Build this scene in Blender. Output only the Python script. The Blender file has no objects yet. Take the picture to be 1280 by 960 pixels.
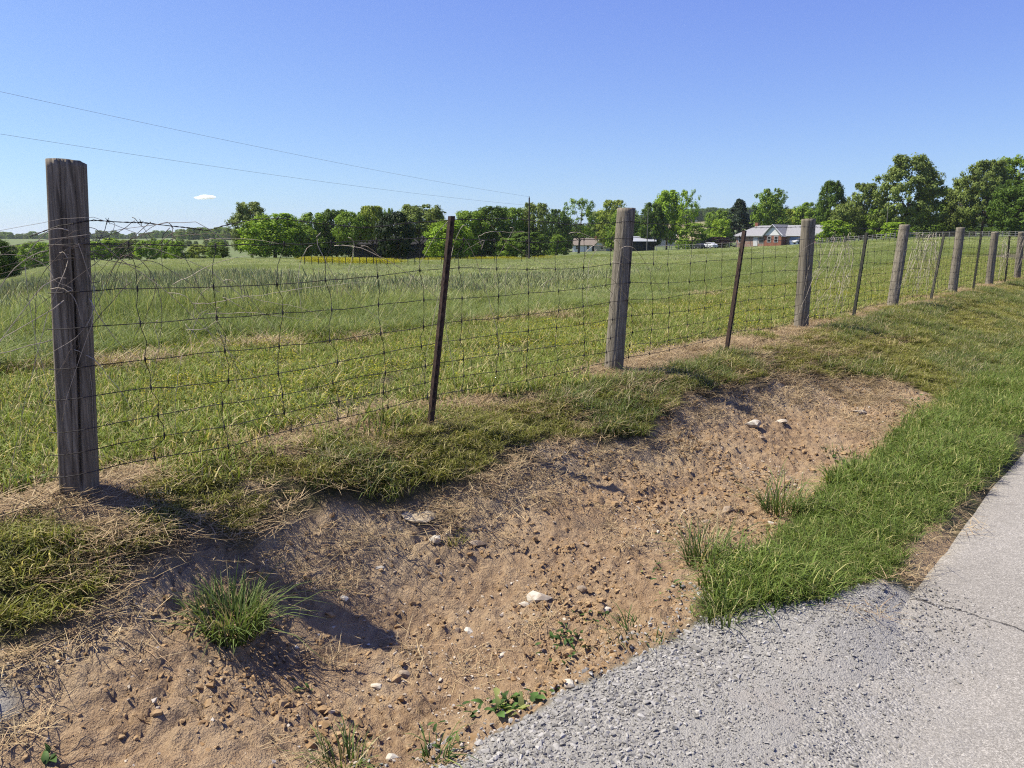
import bpy, bmesh, math, random
import numpy as np
from mathutils import Vector, Matrix
R = math.radians
random.seed(5)
rng = np.random.default_rng(11)
sc = bpy.context.scene
C = sc.collection

# ------------------------------------------------------------------ camera, sky, sun
EYE = 1.55
F = 950.0
PITCH = math.atan(180 / F)
cd = bpy.data.cameras.new('camera'); cam = bpy.data.objects.new('camera', cd); C.objects.link(cam)
cam.location = (0, 0, EYE); cam.rotation_euler = (math.pi / 2 - PITCH, 0, 0)
cd.sensor_width = 36; cd.lens = 36 * F / 1280; cd.clip_start = .05; cd.clip_end = 20000
sc.camera = cam
SUN_EL = R(57.5); SUN_DIR = Vector((-1, .16, 0)).normalized()          # towards the sun
w = bpy.data.worlds.new('World'); sc.world = w; w.use_nodes = True
wt = w.node_tree; bg = wt.nodes['Background']
sky = wt.nodes.new('ShaderNodeTexSky'); sky.sky_type = 'NISHITA'; sky.sun_disc = False
sky.sun_elevation = SUN_EL; sky.sun_rotation = math.atan2(SUN_DIR.x, SUN_DIR.y)
sky.air_density = 1.0; sky.dust_density = .6; sky.ozone_density = 3.0; sky.altitude = 200
sp_ = wt.nodes.new('ShaderNodeSeparateColor'); cb_ = wt.nodes.new('ShaderNodeCombineColor'); wt.links.new(sky.outputs[0], sp_.inputs[0])
for ch, (gm_, mul_) in enumerate(((.85, 1.04), (1.0, .965), (.48, 3.25))):          # the camera's own tone curve on the sky
    a_ = wt.nodes.new('ShaderNodeMath'); a_.operation = 'POWER'; a_.inputs[1].default_value = gm_; wt.links.new(sp_.outputs[ch], a_.inputs[0])
    b_ = wt.nodes.new('ShaderNodeMath'); b_.operation = 'MULTIPLY'; b_.inputs[1].default_value = mul_; wt.links.new(a_.outputs[0], b_.inputs[0])
    wt.links.new(b_.outputs[0], cb_.inputs[ch])
wt.links.new(cb_.outputs[0], bg.inputs[0])
bg.inputs[1].default_value = .0705
ld = bpy.data.lights.new('sun', 'SUN'); sun = bpy.data.objects.new('sun', ld); C.objects.link(sun)
ld.energy = 5.0; ld.angle = R(.53); ld.color = (1, .93, .80)
sv = SUN_DIR * math.cos(SUN_EL) + Vector((0, 0, math.sin(SUN_EL)))
sun.rotation_euler = (-sv).to_track_quat('-Z', 'Y').to_euler(); sun.location = (-30, 0, 60)
sc.view_settings.view_transform = 'Standard'; sc.view_settings.look = 'None'
sc.view_settings.exposure = .83; sc.view_settings.gamma = 1
sc.cycles.use_denoising = False; sc.cycles.filter_width = 1.15; sc.cycles.caustics_reflective = False; sc.cycles.caustics_refractive = False; sc.cycles.sample_clamp_indirect = 4
sc.cycles.max_bounces = 6; sc.cycles.volume_bounces = 5; sc.cycles.transparent_max_bounces = 6

# ------------------------------------------------------------------ helpers
def tag(o, label=None, cat=None, group=None, kind=None):
    if label: o['label'] = label
    if cat: o['category'] = cat
    if group: o['group'] = group
    if kind: o['kind'] = kind
    return o
def empty(name, loc=(0, 0, 0), rz=0):
    o = bpy.data.objects.new(name, None); C.objects.link(o)
    o.location = loc; o.rotation_euler = (0, 0, rz); o.empty_display_size = .2
    return o
def link(name, me, mat=None, parent=None, loc=None):
    o = bpy.data.objects.new(name, me); C.objects.link(o)
    if mat and not me.materials: me.materials.append(mat)
    if parent: o.parent = parent
    if loc is not None: o.location = loc
    return o
def mesh_np(name, V, faces, smooth=False):
    """V (n,3); faces: list of (m,k) int arrays"""
    me = bpy.data.meshes.new(name)
    V = np.asarray(V, np.float32)
    faces = [np.asarray(f, np.int32) for f in faces if len(f)]
    me.vertices.add(len(V)); me.vertices.foreach_set('co', V.ravel())
    loops = np.concatenate([f.ravel() for f in faces])
    tot = np.concatenate([np.full(len(f), f.shape[1], np.int32) for f in faces])
    st = np.concatenate([[0], np.cumsum(tot)[:-1]]).astype(np.int32)
    me.loops.add(len(loops)); me.loops.foreach_set('vertex_index', loops)
    me.polygons.add(len(tot)); me.polygons.foreach_set('loop_start', st)
    me.polygons.foreach_set('use_smooth', np.full(len(tot), smooth))
    me.update(calc_edges=True)
    return me
def vcol(me, name, arr):
    a = me.attributes.new(name, 'FLOAT_COLOR', 'POINT')
    arr = np.asarray(arr, np.float32)
    if arr.shape[1] == 3: arr = np.hstack([arr, np.ones((len(arr), 1), np.float32)])
    a.data.foreach_set('color', arr.ravel())
PERM = np.random.default_rng(3).permutation(4096)
VAL = np.random.default_rng(4).random(4096)
def vnoise(x, y, s=0):
    x = np.asarray(x, float) + s * 17.31; y = np.asarray(y, float) + s * 9.77
    xi = np.floor(x).astype(int); yi = np.floor(y).astype(int)
    fx = x - xi; fy = y - yi
    fx = fx * fx * (3 - 2 * fx); fy = fy * fy * (3 - 2 * fy)
    h = lambda a, b: VAL[PERM[(PERM[a & 4095] + b) & 4095]]
    return ((h(xi, yi) * (1 - fx) + h(xi + 1, yi) * fx) * (1 - fy)
            + (h(xi, yi + 1) * (1 - fx) + h(xi + 1, yi + 1) * fx) * fy)
def fbm(x, y, o=4, s=0):
    a = .5; t = 0; n = 0
    for k in range(o):
        t = t + a * vnoise(x * 2 ** k, y * 2 ** k, s + k); n += a; a *= .5
    return t / n - .5
def sm(a, b, x):
    t = np.clip((np.asarray(x, float) - a) / (b - a), 0, 1)
    return t * t * (3 - 2 * t)
def mixf(a, b, t): return a * (1 - t) + b * t

class MB:
    """collects shapes for one mesh object"""
    def __init__(s): s.V = []; s.Q = []; s.T = []; s.n = 0
    def add(s, V, Q=(), T=()):
        V = np.asarray(V, float)
        if len(Q): s.Q.append(np.asarray(Q, int) + s.n)
        if len(T): s.T.append(np.asarray(T, int) + s.n)
        s.V.append(V); s.n += len(V)
    def box(s, a, b):
        (x0, y0, z0), (x1, y1, z1) = a, b
        s.add([(x0, y0, z0), (x1, y0, z0), (x1, y1, z0), (x0, y1, z0), (x0, y0, z1), (x1, y0, z1), (x1, y1, z1), (x0, y1, z1)],
              [(0, 3, 2, 1), (4, 5, 6, 7), (0, 1, 5, 4), (1, 2, 6, 5), (2, 3, 7, 6), (3, 0, 4, 7)])
    def poly(s, pts, th):
        """a flat polygon (3 or 4 points, counter-clockwise) thickened against its normal"""
        P = np.array(pts, float); nrm = np.cross(P[1] - P[0], P[2] - P[0]); nrm /= np.linalg.norm(nrm)
        k = len(P); V = np.vstack([P, P - nrm * th])
        Q = [(i, i + k, (i + 1) % k + k, (i + 1) % k) for i in range(k)]
        if k == 4: s.add(V, Q + [(0, 1, 2, 3), (7, 6, 5, 4)])
        else: s.add(V, Q, [(0, 1, 2), (5, 4, 3)])
    def tube(s, P, rad, sides=5, cap=True):
        P = np.asarray(P, float); n = len(P)
        rad = np.broadcast_to(np.asarray(rad, float), (n,))
        T = np.gradient(P, axis=0); T /= np.linalg.norm(T, axis=1)[:, None] + 1e-9
        up = np.where(np.abs(T[:, 2:3]) > .9, np.array([[1., 0, 0]]), np.array([[0, 0, 1.]]))
        A = np.cross(T, up); A /= np.linalg.norm(A, axis=1)[:, None] + 1e-9
        B = np.cross(T, A)
        th = np.arange(sides) * 2 * np.pi / sides
        V = P[:, None] + rad[:, None, None] * (np.cos(th)[None, :, None] * A[:, None] + np.sin(th)[None, :, None] * B[:, None])
        i = np.arange(n - 1)[:, None] * sides; j = np.arange(sides)[None]; jn = (j + 1) % sides
        Q = np.stack([i + j, i + jn, i + sides + jn, i + sides + j], -1).reshape(-1, 4)
        V = V.reshape(-1, 3)
        if cap:
            V = np.vstack([V, P[:1], P[-1:]]); c0 = n * sides
            Tt = [(k, c0, (k + 1) % sides) for k in range(sides)] + [((n - 1) * sides + k, (n - 1) * sides + (k + 1) % sides, c0 + 1) for k in range(sides)]
            s.add(V, Q, Tt)
        else: s.add(V, Q)
    def mesh(s, name, smooth=False):
        V = np.vstack(s.V); f = []
        if s.Q: f.append(np.vstack(s.Q))
        if s.T: f.append(np.vstack(s.T))
        return mesh_np(name, V, f, smooth)
    def build(s, name, mat, parent=None, smooth=False, loc=None):
        return link(name, s.mesh(name, smooth), mat, parent, loc)

# ------------------------------------------------------------------ node materials
ALB = .66        # exposed for the shade: real surfaces are darker than they photograph
class NM:
    def __init__(s, name):
        s.m = bpy.data.materials.new(name); s.m.use_nodes = True; s.t = s.m.node_tree
        s.b = s.t.nodes['Principled BSDF']; s.out = s.t.nodes['Material Output']
        s.b.inputs['Specular IOR Level'].default_value = .25; s.b.inputs['Roughness'].default_value = .8
    def n(s, typ, **k):
        nd = s.t.nodes.new('ShaderNode' + typ)
        for a, v in k.items(): setattr(nd, a, v)
        return nd
    def put(s, sock, v):
        if hasattr(v, 'is_output') or isinstance(v, bpy.types.NodeSocket): s.t.links.new(v, sock)
        elif isinstance(v, (tuple, list)):
            sock.default_value = tuple(v) + ((1,) if len(v) == 3 and sock.type == 'RGBA' else ())
        else: sock.default_value = v
    def obj(s): return s.n('TexCoord').outputs['Object']
    def pos(s): return s.n('NewGeometry').outputs['Position']
    def mapv(s, v, sx, sy, sz):
        m = s.n('Mapping'); s.put(m.inputs[0], v); m.inputs['Scale'].default_value = (sx, sy, sz); return m.outputs[0]
    def noise(s, v, scale, detail=4, rough=.55, dist=0):
        t = s.n('TexNoise'); s.put(t.inputs['Vector'], v); t.inputs['Scale'].default_value = scale
        t.inputs['Detail'].default_value = detail; t.inputs['Roughness'].default_value = rough; t.inputs['Distortion'].default_value = dist
        return t.outputs[0]
    def voro(s, v, scale, feature='F1', out=0):
        t = s.n('TexVoronoi', feature=feature); s.put(t.inputs['Vector'], v); t.inputs['Scale'].default_value = scale
        return t.outputs[out]
    def ramp(s, v, stops):
        r = s.n('ValToRGB'); s.put(r.inputs[0], v); e = r.color_ramp.elements
        while len(e) < len(stops): e.new(.5)
        for el, (p, c) in zip(e, stops): el.position = p; el.color = (tuple(c) + (1,)) if len(c) == 3 else c
        return r.outputs[0]
    def rampf(s, v, a, b):
        r = s.n('MapRange', interpolation_type='SMOOTHSTEP'); s.put(r.inputs[0], v); r.inputs[1].default_value = a; r.inputs[2].default_value = b
        return r.outputs[0]
    def math(s, op, a, b=0.0):
        m = s.n('Math', operation=op); s.put(m.inputs[0], a); s.put(m.inputs[1], b); return m.outputs[0]
    def mix(s, f, a, b, blend='MIX'):
        m = s.n('Mix', data_type='RGBA', blend_type=blend); s.put(m.inputs[0], f); s.put(m.inputs[6], a); s.put(m.inputs[7], b)
        return m.outputs[2]
    def attr(s, name):
        return s.n('Attribute', attribute_name=name)
    def sep(s, c):
        p = s.n('SeparateColor'); s.put(p.inputs[0], c); return p.outputs
    def bump(s, h, dist, strength=1.0, normal=None):
        b = s.n('Bump'); s.put(b.inputs['Height'], h); b.inputs['Distance'].default_value = dist; b.inputs['Strength'].default_value = strength
        if normal is not None: s.put(b.inputs['Normal'], normal)
        return b.outputs[0]
    def done(s, color=None, rough=None, normal=None, metal=None):
        if color is not None: s.put(s.b.inputs['Base Color'], s.mix(1.0, color, (ALB, ALB, ALB), 'MULTIPLY'))
        if rough is not None: s.put(s.b.inputs['Roughness'], rough)
        if normal is not None: s.put(s.b.inputs['Normal'], normal)
        if metal is not None: s.put(s.b.inputs['Metallic'], metal)
        return s.m

def plain(name, col, rough=.7, var=.25, scale=3., metal=0.0, bump=0.0):
    k = NM(name); o = k.obj(); n = k.noise(o, scale, 5)
    c = k.ramp(n, [(.3, tuple(x * (1 - var) for x in col)), (.7, tuple(min(1, x * (1 + var)) for x in col))])
    return k.done(c, rough, k.bump(n, bump) if bump else None, metal)

def leafy(name, root, tip, dry, dry_frac=.15, transl=.38, spec=.14):
    """blades and leaves: attribute Col = (place along blade, random, 0)"""
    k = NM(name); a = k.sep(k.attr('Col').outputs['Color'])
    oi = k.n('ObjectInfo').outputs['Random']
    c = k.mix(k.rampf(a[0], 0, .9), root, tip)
    rr = k.math('FRACT', k.math('ADD', a[1], k.math('MULTIPLY', oi, .37)))
    c = k.mix(k.math('LESS_THAN', rr, dry_frac), c, dry)
    v = k.math('ADD', k.math('MULTIPLY', a[1], .8), .6)
    c = k.mix(1.0, c, v, 'MULTIPLY'); c = k.mix(1.0, c, (ALB, ALB, ALB), 'MULTIPLY')
    k.put(k.b.inputs['Base Color'], c); k.b.inputs['Roughness'].default_value = .55; k.b.inputs['Specular IOR Level'].default_value = spec
    tr = k.n('BsdfTranslucent'); k.put(tr.inputs[0], k.mix(1.0, c, (1.0, 1.0, .55), 'MULTIPLY'))
    ms = k.n('MixShader'); ms.inputs[0].default_value = transl
    k.t.links.new(k.b.outputs[0], ms.inputs[1]); k.t.links.new(tr.outputs[0], ms.inputs[2]); k.t.links.new(ms.outputs[0], k.out.inputs[0])
    return k.m

# ------------------------------------------------------------------ the lie of the land
P1 = np.array([-1.76, 2.96]); DU = np.array([.659, .752]); DU /= np.hypot(*DU); DV = np.array([DU[1], -DU[0]])
def xy(u, v):
    u = np.asarray(u, float); v = np.asarray(v, float)
    return P1[0] + u * DU[0] + v * DV[0], P1[1] + u * DU[1] + v * DV[1]
def uv(x, y):
    dx = np.asarray(x, float) - P1[0]; dy = np.asarray(y, float) - P1[1]
    return dx * DU[0] + dy * DU[1], dx * DV[0] + dy * DV[1]
LIPU = [-3, -.45, -.3, -.1, .12, .28, .42, .55, 1.0, 1.17, 1.45, 1.7, 2.22, 2.69, 3.1, 4.0, 4.5, 5.7, 6.5, 7.2]
LIPV = [.60, .58, .56, .48, .40, .36, .48, .42, .44, .57, .58, .62, .58, .68, .80, .56, .62, .66, .92, 1.5]
EDU = [-3, .2, .6, 1.1, 1.45, 2.4, 4.4, 5.8, 6.6, 7.2]
EDV = [1.6, 1.70, 1.79, 1.88, 1.94, 1.84, 1.80, 1.76, 1.68, 1.6]
def lip(u): return np.interp(u, LIPU, LIPV) + .09 * fbm(u * 4.5, u * 0 + 3.3, 3)
def edge(u): return np.interp(u, EDU, EDV) + .10 * fbm(u * 5, u * 0 + 8.1, 3)
def ditch_on(u): return 1 - sm(6.0, 7.6, u)
SPX = [-600, 0, 100, 340, 497, 661, 735, 960, 1120, 1280, 2000]
SSL = [-.03, -.036, -.0185, -.0165, -.0195, -.0175, -.0125, -.0022, .0088, .0095, .01]
HPX = [-600, 0, 150, 300, 500, 780, 860, 930, 1100, 1280, 2000]
HY = [300, 300, 299, 297, 298, 288, 279, 277, 287, 292, 295]
def px_of(x, y): return 640 + F * np.asarray(x, float) / np.maximum(y, .35 * np.abs(x) + 1.0)
def field_z(x, y):
    r = np.hypot(x, y); px = px_of(x, y)
    sl = np.interp(px, SPX, SSL)
    near = .55 + sl * np.clip(r - 8, 0, 230) + .05 * fbm(x * .33, y * .33, 3, 5) * sm(5, 12, r) + .25 * fbm(x * .03, y * .03, 2, 6) * sm(30, 90, r)
    far = EYE + (300 - np.interp(px, HPX, HY)) / F * np.minimum(r, 950) + 6 * fbm(x * .004, y * .004, 3, 7)
    return mixf(near, far, sm(290, 900, r))
def strip_z(u, v):
    L = lip(u); on = ditch_on(u)
    near = .13 * sm(.35, -.2, u) * sm(.4, .95, v) + np.interp(v, [0, .14, .28, .38, .55, .76, .95, 1.15, 1.45, 1.8], [.55, .50, .45, .37, .24, .09, -.02, -.08, -.10, -.06]) + .05 * sm(.5, -.2, u) * sm(.3, 1.0, v)
    far = np.interp(v, [0, .25, .49, .64, .79, .94, 1.2, 1.6], [.55, .50, .41, .34, .255, .185, .08, .02]) + .06 * sm(4, 7, u) * sm(.6, 1.4, v)
    body = mixf(near, far, sm(.8, 1.9, u)) + .03 * fbm(u * 1.3, v * 1.3, 2, 9) * sm(.8, 1.3, v)
    body = body + .05 * fbm(u * 2.2, v * 2.2, 3, 2) * sm(.05, .3, v) * sm(L + .2, L, v) + .02 * (1 - sm(L - .03, L + .08, v)) * sm(.1, .3, v)
    ver = .055 * sm(1.2, 1.6, u - .2)
    zd = mixf(body, ver, sm(1.62, 1.98, v))
    zs = mixf(.55, .06, sm(.1, 2.1, v)) + .03 * fbm(u * 1.5, v * 1.5, 3, 12)
    z = mixf(zs, zd, on)
    gz_ = 1 - sm(1.9, 2.5, u)                                          # gravel laps over the road edge here
    z = z + gz_ * sm(1.9, 2.2, v) * (.012 + .016 * fbm(u * 4, v * 4, 3, 14))
    return mixf(z, -.03, mixf(sm(2.44, 2.56, v), sm(2.38, 2.8, v), gz_))
def bth(u): return .05 - .19 * sm(2.5, 4.5, u)
def masks(u, v):
    L = lip(u); E = edge(u); on = ditch_on(u)
    n = fbm(u * 6, v * 6, 3, 21)
    dirt = sm(L - .03, L + .05, v + .12 * n) * (1 - sm(E - .04, E + .03, v + .1 * n)) * sm(.25, .55, on + .6 * n)
    gend = np.interp(v, [1.8, 1.94, 2.45, 2.6], [1.4, 1.5, 2.42, 2.6]) + .15 * n
    grav = sm(E - .03, E + .03, v + .12 * n) * (1 - sm(gend - .05, gend + .06, u)) * (1 - sm(3.2, 3.6, v))
    # a little gravel in the near corner of the ditch
    cg = (1 - sm(.05, .16, np.hypot((u + .60) / 1.0, v - .80) + .1 * n))
    grav = np.maximum(grav, cg * .9)
    dirt = np.maximum(dirt, 0) * (1 - grav)
    return dirt, grav, n
def ground(x, y, micro=True):
    u, v = uv(x, y)
    zst = strip_z(u, v); zf = field_z(x, y)
    z = mixf(zst, zf, sm(.3, 3.2, -v))
    z = np.where(v > 6.6, mixf(-.03, np.minimum(.04, .04 + 0 * zf), sm(6.6, 7.2, v)), z)
    far = sm(120, 300, np.hypot(x, y)); z = mixf(z, zf, far * sm(7, 40, v))
    if micro:
        d, g, n = masks(u, v)
        m = .05 * fbm(u * 5, v * 5, 3, 31) - .03 * np.abs(fbm(u * 2.2 + v, v * 5, 3, 36)) + .045 * fbm(u * 17, v * 17, 3, 32)
        c = np.abs(fbm(u * 28, v * 28, 2, 33)); m = m + .066 * (np.clip(c, .0, .3) - .1) * (.4 + 1.6 * vnoise(u * 3, v * 3, 40))
        z = z + d * m + g * .012 * fbm(u * 12, v * 12, 3, 34)
        gr = (1 - d) * (1 - g) * sm(-8, -1, v) * (1 - sm(2.3, 2.5, v))
        z = z + gr * .03 * fbm(u * 7, v * 7, 3, 35)
    return z
def ray(px, py):
    a = (px - 640) / F; b = (480 - py) / F; c, s = math.cos(PITCH), math.sin(PITCH)
    return np.array([a, c + b * s, -s + b * c])
def hit(px, py):
    """the ground point seen at a pixel of the photograph"""
    d = ray(px, py); t = np.geomspace(1.2, 400, 6000)
    P = t[:, None] * d[None] + np.array([0, 0, EYE])
    below = P[:, 2] < ground(P[:, 0], P[:, 1])
    i = int(np.argmax(below)) if below.any() else len(t) - 1
    return P[i]
def at_depth(px, depth):
    """ground point at a horizontal distance along the bearing of a column"""
    x = (px - 640) / F * depth; y = depth
    return x, y, float(ground(np.array([x]), np.array([y]), False)[0])
def z_at(py, depth): return EYE + (300 - py) / F * depth * 1.0

# ground sheet: one grid, fine in the ditch, widening to the horizon
def axis(lo, hi, step, far0, far1, grow=1.16):
    a = list(np.arange(lo, hi, step)); s = step
    while a[-1] < far1: s = min(s * grow, 120); a.append(a[-1] + s)
    b = [a[0]]; s = step
    while b[-1] > far0: s = min(s * grow, 120); b.append(b[-1] - s)
    return np.array(b[:0:-1] + a)
ua = axis(-1.1, 7.6, .0135, -3500, 4200); va = axis(.25, 2.1, .0135, -4200, 3500)
U, Vv = np.meshgrid(ua, va, indexing='ij'); X, Y = xy(U, Vv); Z = ground(X, Y)
nu, nv = U.shape
ii = (np.arange(nu - 1)[:, None] * nv + np.arange(nv - 1)[None]).ravel()
me = mesh_np('ground', np.stack([X, Y, Z], -1).reshape(-1, 3), [np.stack([ii, ii + 1, ii + nv + 1, ii + nv], -1)[:, ::-1]], True)
d, g, n = masks(U, Vv)
Rr = np.hypot(X, Y); PX = px_of(X, Y)
TALL0 = -3.45
tallm = sm(.0, .5, (TALL0 + 2.0 * fbm(U * .6, Vv * .6, 3, 50)) - Vv)
bare = np.clip(sm(2.2, 2.42, Vv) * (1 - sm(2.6, 2.7, Vv)) * (1 - sm(.2, .5, np.abs(U - 3.0))) + sm(.0, .12, fbm(U * 2.4, Vv * 2.4, 3, 51) - bth(U) + .04) * (1 - sm(.10, .42, np.abs(Vv - .02))) + .0, 0, 1)
straw = np.clip((1 - sm(.05, .5, Vv - lip(U))) * d * (.5 + fbm(U * 3, Vv * 3, 3, 52)) + .8 * d * sm(4.5, 6.5, U) * (.5 + fbm(U * 4, Vv * 4, 3, 53)), 0, 1)
tan = sm(0, .1, .5 - np.abs((PX - 862) / 95)) * sm(430, 470, Rr) * (1 - sm(820, 860, Rr)) * (Y > 0)
yel = (.25 + .75 * sm(520, 470, PX)) * sm(385, 400, PX) * (1 - sm(690, 760, PX)) * sm(0, 4, Rr - mixf(60, 94, sm(465, 540, PX))) * (1 - sm(133, 139, Rr)) * (Y > 0)
vcol(me, 'A', np.stack([d, g, straw, bare], -1).reshape(-1, 4))
vcol(me, 'B', np.stack([tallm, tan, yel, np.clip(Rr / 400, 0, 1)], -1).reshape(-1, 4))
k = NM('ground_cover'); p = k.pos()
A = k.attr('A'); B = k.attr('B'); a = k.sep(A.outputs['Color']); b = k.sep(B.outputs['Color'])
n1 = k.noise(p, 3.1, 6, .6); n2 = k.noise(p, 34, 5, .65); n3 = k.noise(p, 160, 3, .6); n0 = k.noise(p, .35, 4, .6)
turf = k.mix(k.rampf(n2, .35, .65), (.05, .06, .02), (.16, .125, .06))
turf = k.mix(k.rampf(n1, .5, .72), turf, (.24, .18, .10))
tall = k.mix(k.rampf(n2, .3, .7), (.10, .135, .035), (.20, .235, .085))
tall = k.mix(k.rampf(k.noise(p, .06, 5, .6), .4, .65), tall, (.15, .20, .055))
turf = k.mix(b[0], turf, tall)
soil = k.ramp(n1, [(.25, (.27, .170, .092)), (.5, (.40, .272, .158)), (.75, (.52, .395, .25))])
soil = k.mix(k.rampf(n2, .42, .75), soil, (.58, .42, .25))
soil = k.mix(k.math('MULTIPLY', k.rampf(n3, .52, .7), .55), soil, (.26, .16, .09))
soil = k.mix(k.math('MULTIPLY', k.rampf(n0, .5, .7), .35), soil, (.46, .285, .135))
soil = k.mix(k.math('MULTIPLY', a[2], .9), soil, (.58, .46, .29))
gv = k.sep(k.voro(p, 170, out=1))[0]; gcol = k.mix(.6, gv, (.8, .8, .8), 'MIX')
grav = k.mix(1.0, (.54, .52, .47), gcol, 'MULTIPLY'); grav = k.mix(.55, grav, (.34, .325, .295))
grav = k.mix(k.math('MULTIPLY', k.rampf(n1, .5, .7), .3), grav, (.40, .34, .28))
c = k.mix(a[0], turf, soil); c = k.mix(k.math('MULTIPLY', A.outputs['Alpha'], .85), c, (.50, .35, .20)); c = k.mix(a[1], c, grav)
c = k.mix(b[1], c, (.40, .30, .17)); c = k.mix(k.math('MULTIPLY', b[2], .55), c, (.55, .52, .04))
h = k.math('MULTIPLY', k.math('ADD', k.math('MULTIPLY', n2, 1.0), k.math('MULTIPLY', n3, .4)), k.math('SUBTRACT', 1.0, k.math('MULTIPLY', a[1], .72)))
hg = k.voro(p, 170)
h = k.math('SUBTRACT', h, k.math('MULTIPLY', k.math('MULTIPLY', hg, a[1]), .12))
fade = k.math('SUBTRACT', 1.0, k.rampf(B.outputs['Alpha'], .02, .1))
bp = k.n('Bump'); k.put(bp.inputs['Height'], h); k.put(bp.inputs['Strength'], fade); bp.inputs['Distance'].default_value = .028
M_ground = k.done(c, .95, bp.outputs[0])
go = link('ground', me, M_ground); tag(go, 'grassy field and bare soil ditch beside the road', 'ground', kind='structure')

# ------------------------------------------------------------------ road
k = NM('asphalt'); p = k.pos()
n = k.noise(p, 1.2, 5, .6); f1 = k.voro(p, 210, out=1); f2 = k.noise(p, 320, 2, .5); f3 = k.noise(p, 9, 4, .6)
sp = k.sep(f1)[0]
c = k.ramp(sp, [(.0, (.16, .148, .125)), (.3, (.33, .305, .262)), (.75, (.46, .43, .375)), (1., (.76, .71, .62))])
c = k.mix(.42, c, k.ramp(n, [(.3, (.32, .297, .255)), (.7, (.46, .43, .375))]))
c = k.mix(k.math('MULTIPLY', k.rampf(f3, .5, .7), .35), c, (.28, .258, .22))
c = k.mix(k.math('MULTIPLY', k.rampf(k.noise(p, .7, 4, .6), .52, .66), .28), c, (.27, .25, .215))
def along(vec):
    m_ = k.n('VectorMath', operation='DOT_PRODUCT'); k.put(m_.inputs[0], p); m_.inputs[1].default_value = (vec[0], vec[1], 0); return k.math('SUBTRACT', m_.outputs['Value'], float(P1 @ np.array(vec)))
eu = k.math('ADD', along(DU), k.math('MULTIPLY', k.math('SUBTRACT', f3, .5), .9)); ew = k.math('ADD', along(DV), k.math('MULTIPLY', k.math('SUBTRACT', k.noise(p, 4, 5, .65), .5), 1.3))
fines = k.math('MULTIPLY', k.math('SUBTRACT', 1.0, k.rampf(eu, 1.9, 2.5)), k.math('SUBTRACT', 1.0, k.rampf(ew, 2.45, 3.1)))
gvx = k.sep(k.voro(p, 120, out=1))[0]
c = k.mix(k.math('MULTIPLY', fines, .85), c, k.mix(.5, k.mix(1.0, (.68, .655, .61), gvx, 'MULTIPLY'), (.38, .365, .335)))
# transverse crack
cx = k.n('SeparateXYZ'); k.put(cx.inputs[0], p)
def line_crack(x0, y0, x1, y1, wdt):
    dx, dy = x1 - x0, y1 - y0; L = math.hypot(dx, dy); dx /= L; dy /= L
    wob = k.math('MULTIPLY', k.math('SUBTRACT', k.noise(p, 5, 5, .7), .5), .16)
    dist = k.math('ADD', k.math('SUBTRACT', k.math('MULTIPLY', k.math('SUBTRACT', cx.outputs[0], x0), dy), k.math('MULTIPLY', k.math('SUBTRACT', cx.outputs[1], y0), dx)), wob)
    brk = k.rampf(k.noise(p, 11, 2), .3, .5)
    return k.math('MULTIPLY', k.math('SUBTRACT', 1.0, k.rampf(k.math('ABSOLUTE', dist), wdt * .3, wdt)), brk)
h0 = hit(1142, 756); h1 = hit(1280, 800)
ck = line_crack(h0[0], h0[1], h1[0], h1[1], .010)
c = k.mix(k.math('MULTIPLY', ck, .8), c, (.05, .045, .04))
h = k.math('SUBTRACT', k.math('ADD', k.math('MULTIPLY', sp, .5), f2), k.math('MULTIPLY', ck, 3.0))
h = k.math('SUBTRACT', h, k.math('MULTIPLY', k.math('MULTIPLY', k.voro(p, 120), fines), 3.0))
M_asph = k.done(c, .9, k.bump(h, .004, .8))
ru = axis(-1.5, 8, .03, -120, 220, 1.12)
rv = np.concatenate([[0, .015, .035, .07, .12, .2], np.linspace(.3, 3.7, 18), [3.85, 3.9]])
U, S = np.meshgrid(ru, rv, indexing='ij')
ev = 2.485 + .07 * fbm(U * 2.2, U * 0 + 5, 4, 61) + .10 * sm(2.3, 1.2, U) * fbm(U * 6, U * 0 + 2, 3, 63)
V2 = ev + S
Z = .004 + .02 * S * (3.9 - S) / 3.8 - .045 * (1 - sm(0, .055, S)) - .045 * sm(3.84, 3.9, S) + .006 * fbm(U * 1.3, V2 * 1.3, 3, 62)
X, Y = xy(U, V2); nu, nv = U.shape
ii = (np.arange(nu - 1)[:, None] * nv + np.arange(nv - 1)[None]).ravel()
rd = link('road', mesh_np('road', np.stack([X, Y, Z], -1).reshape(-1, 3), [np.stack([ii, ii + 1, ii + nv + 1, ii + nv], -1)[:, ::-1]], True), M_asph)
tag(rd, 'pale worn asphalt road with a crack across it', 'road', kind='structure')

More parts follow.
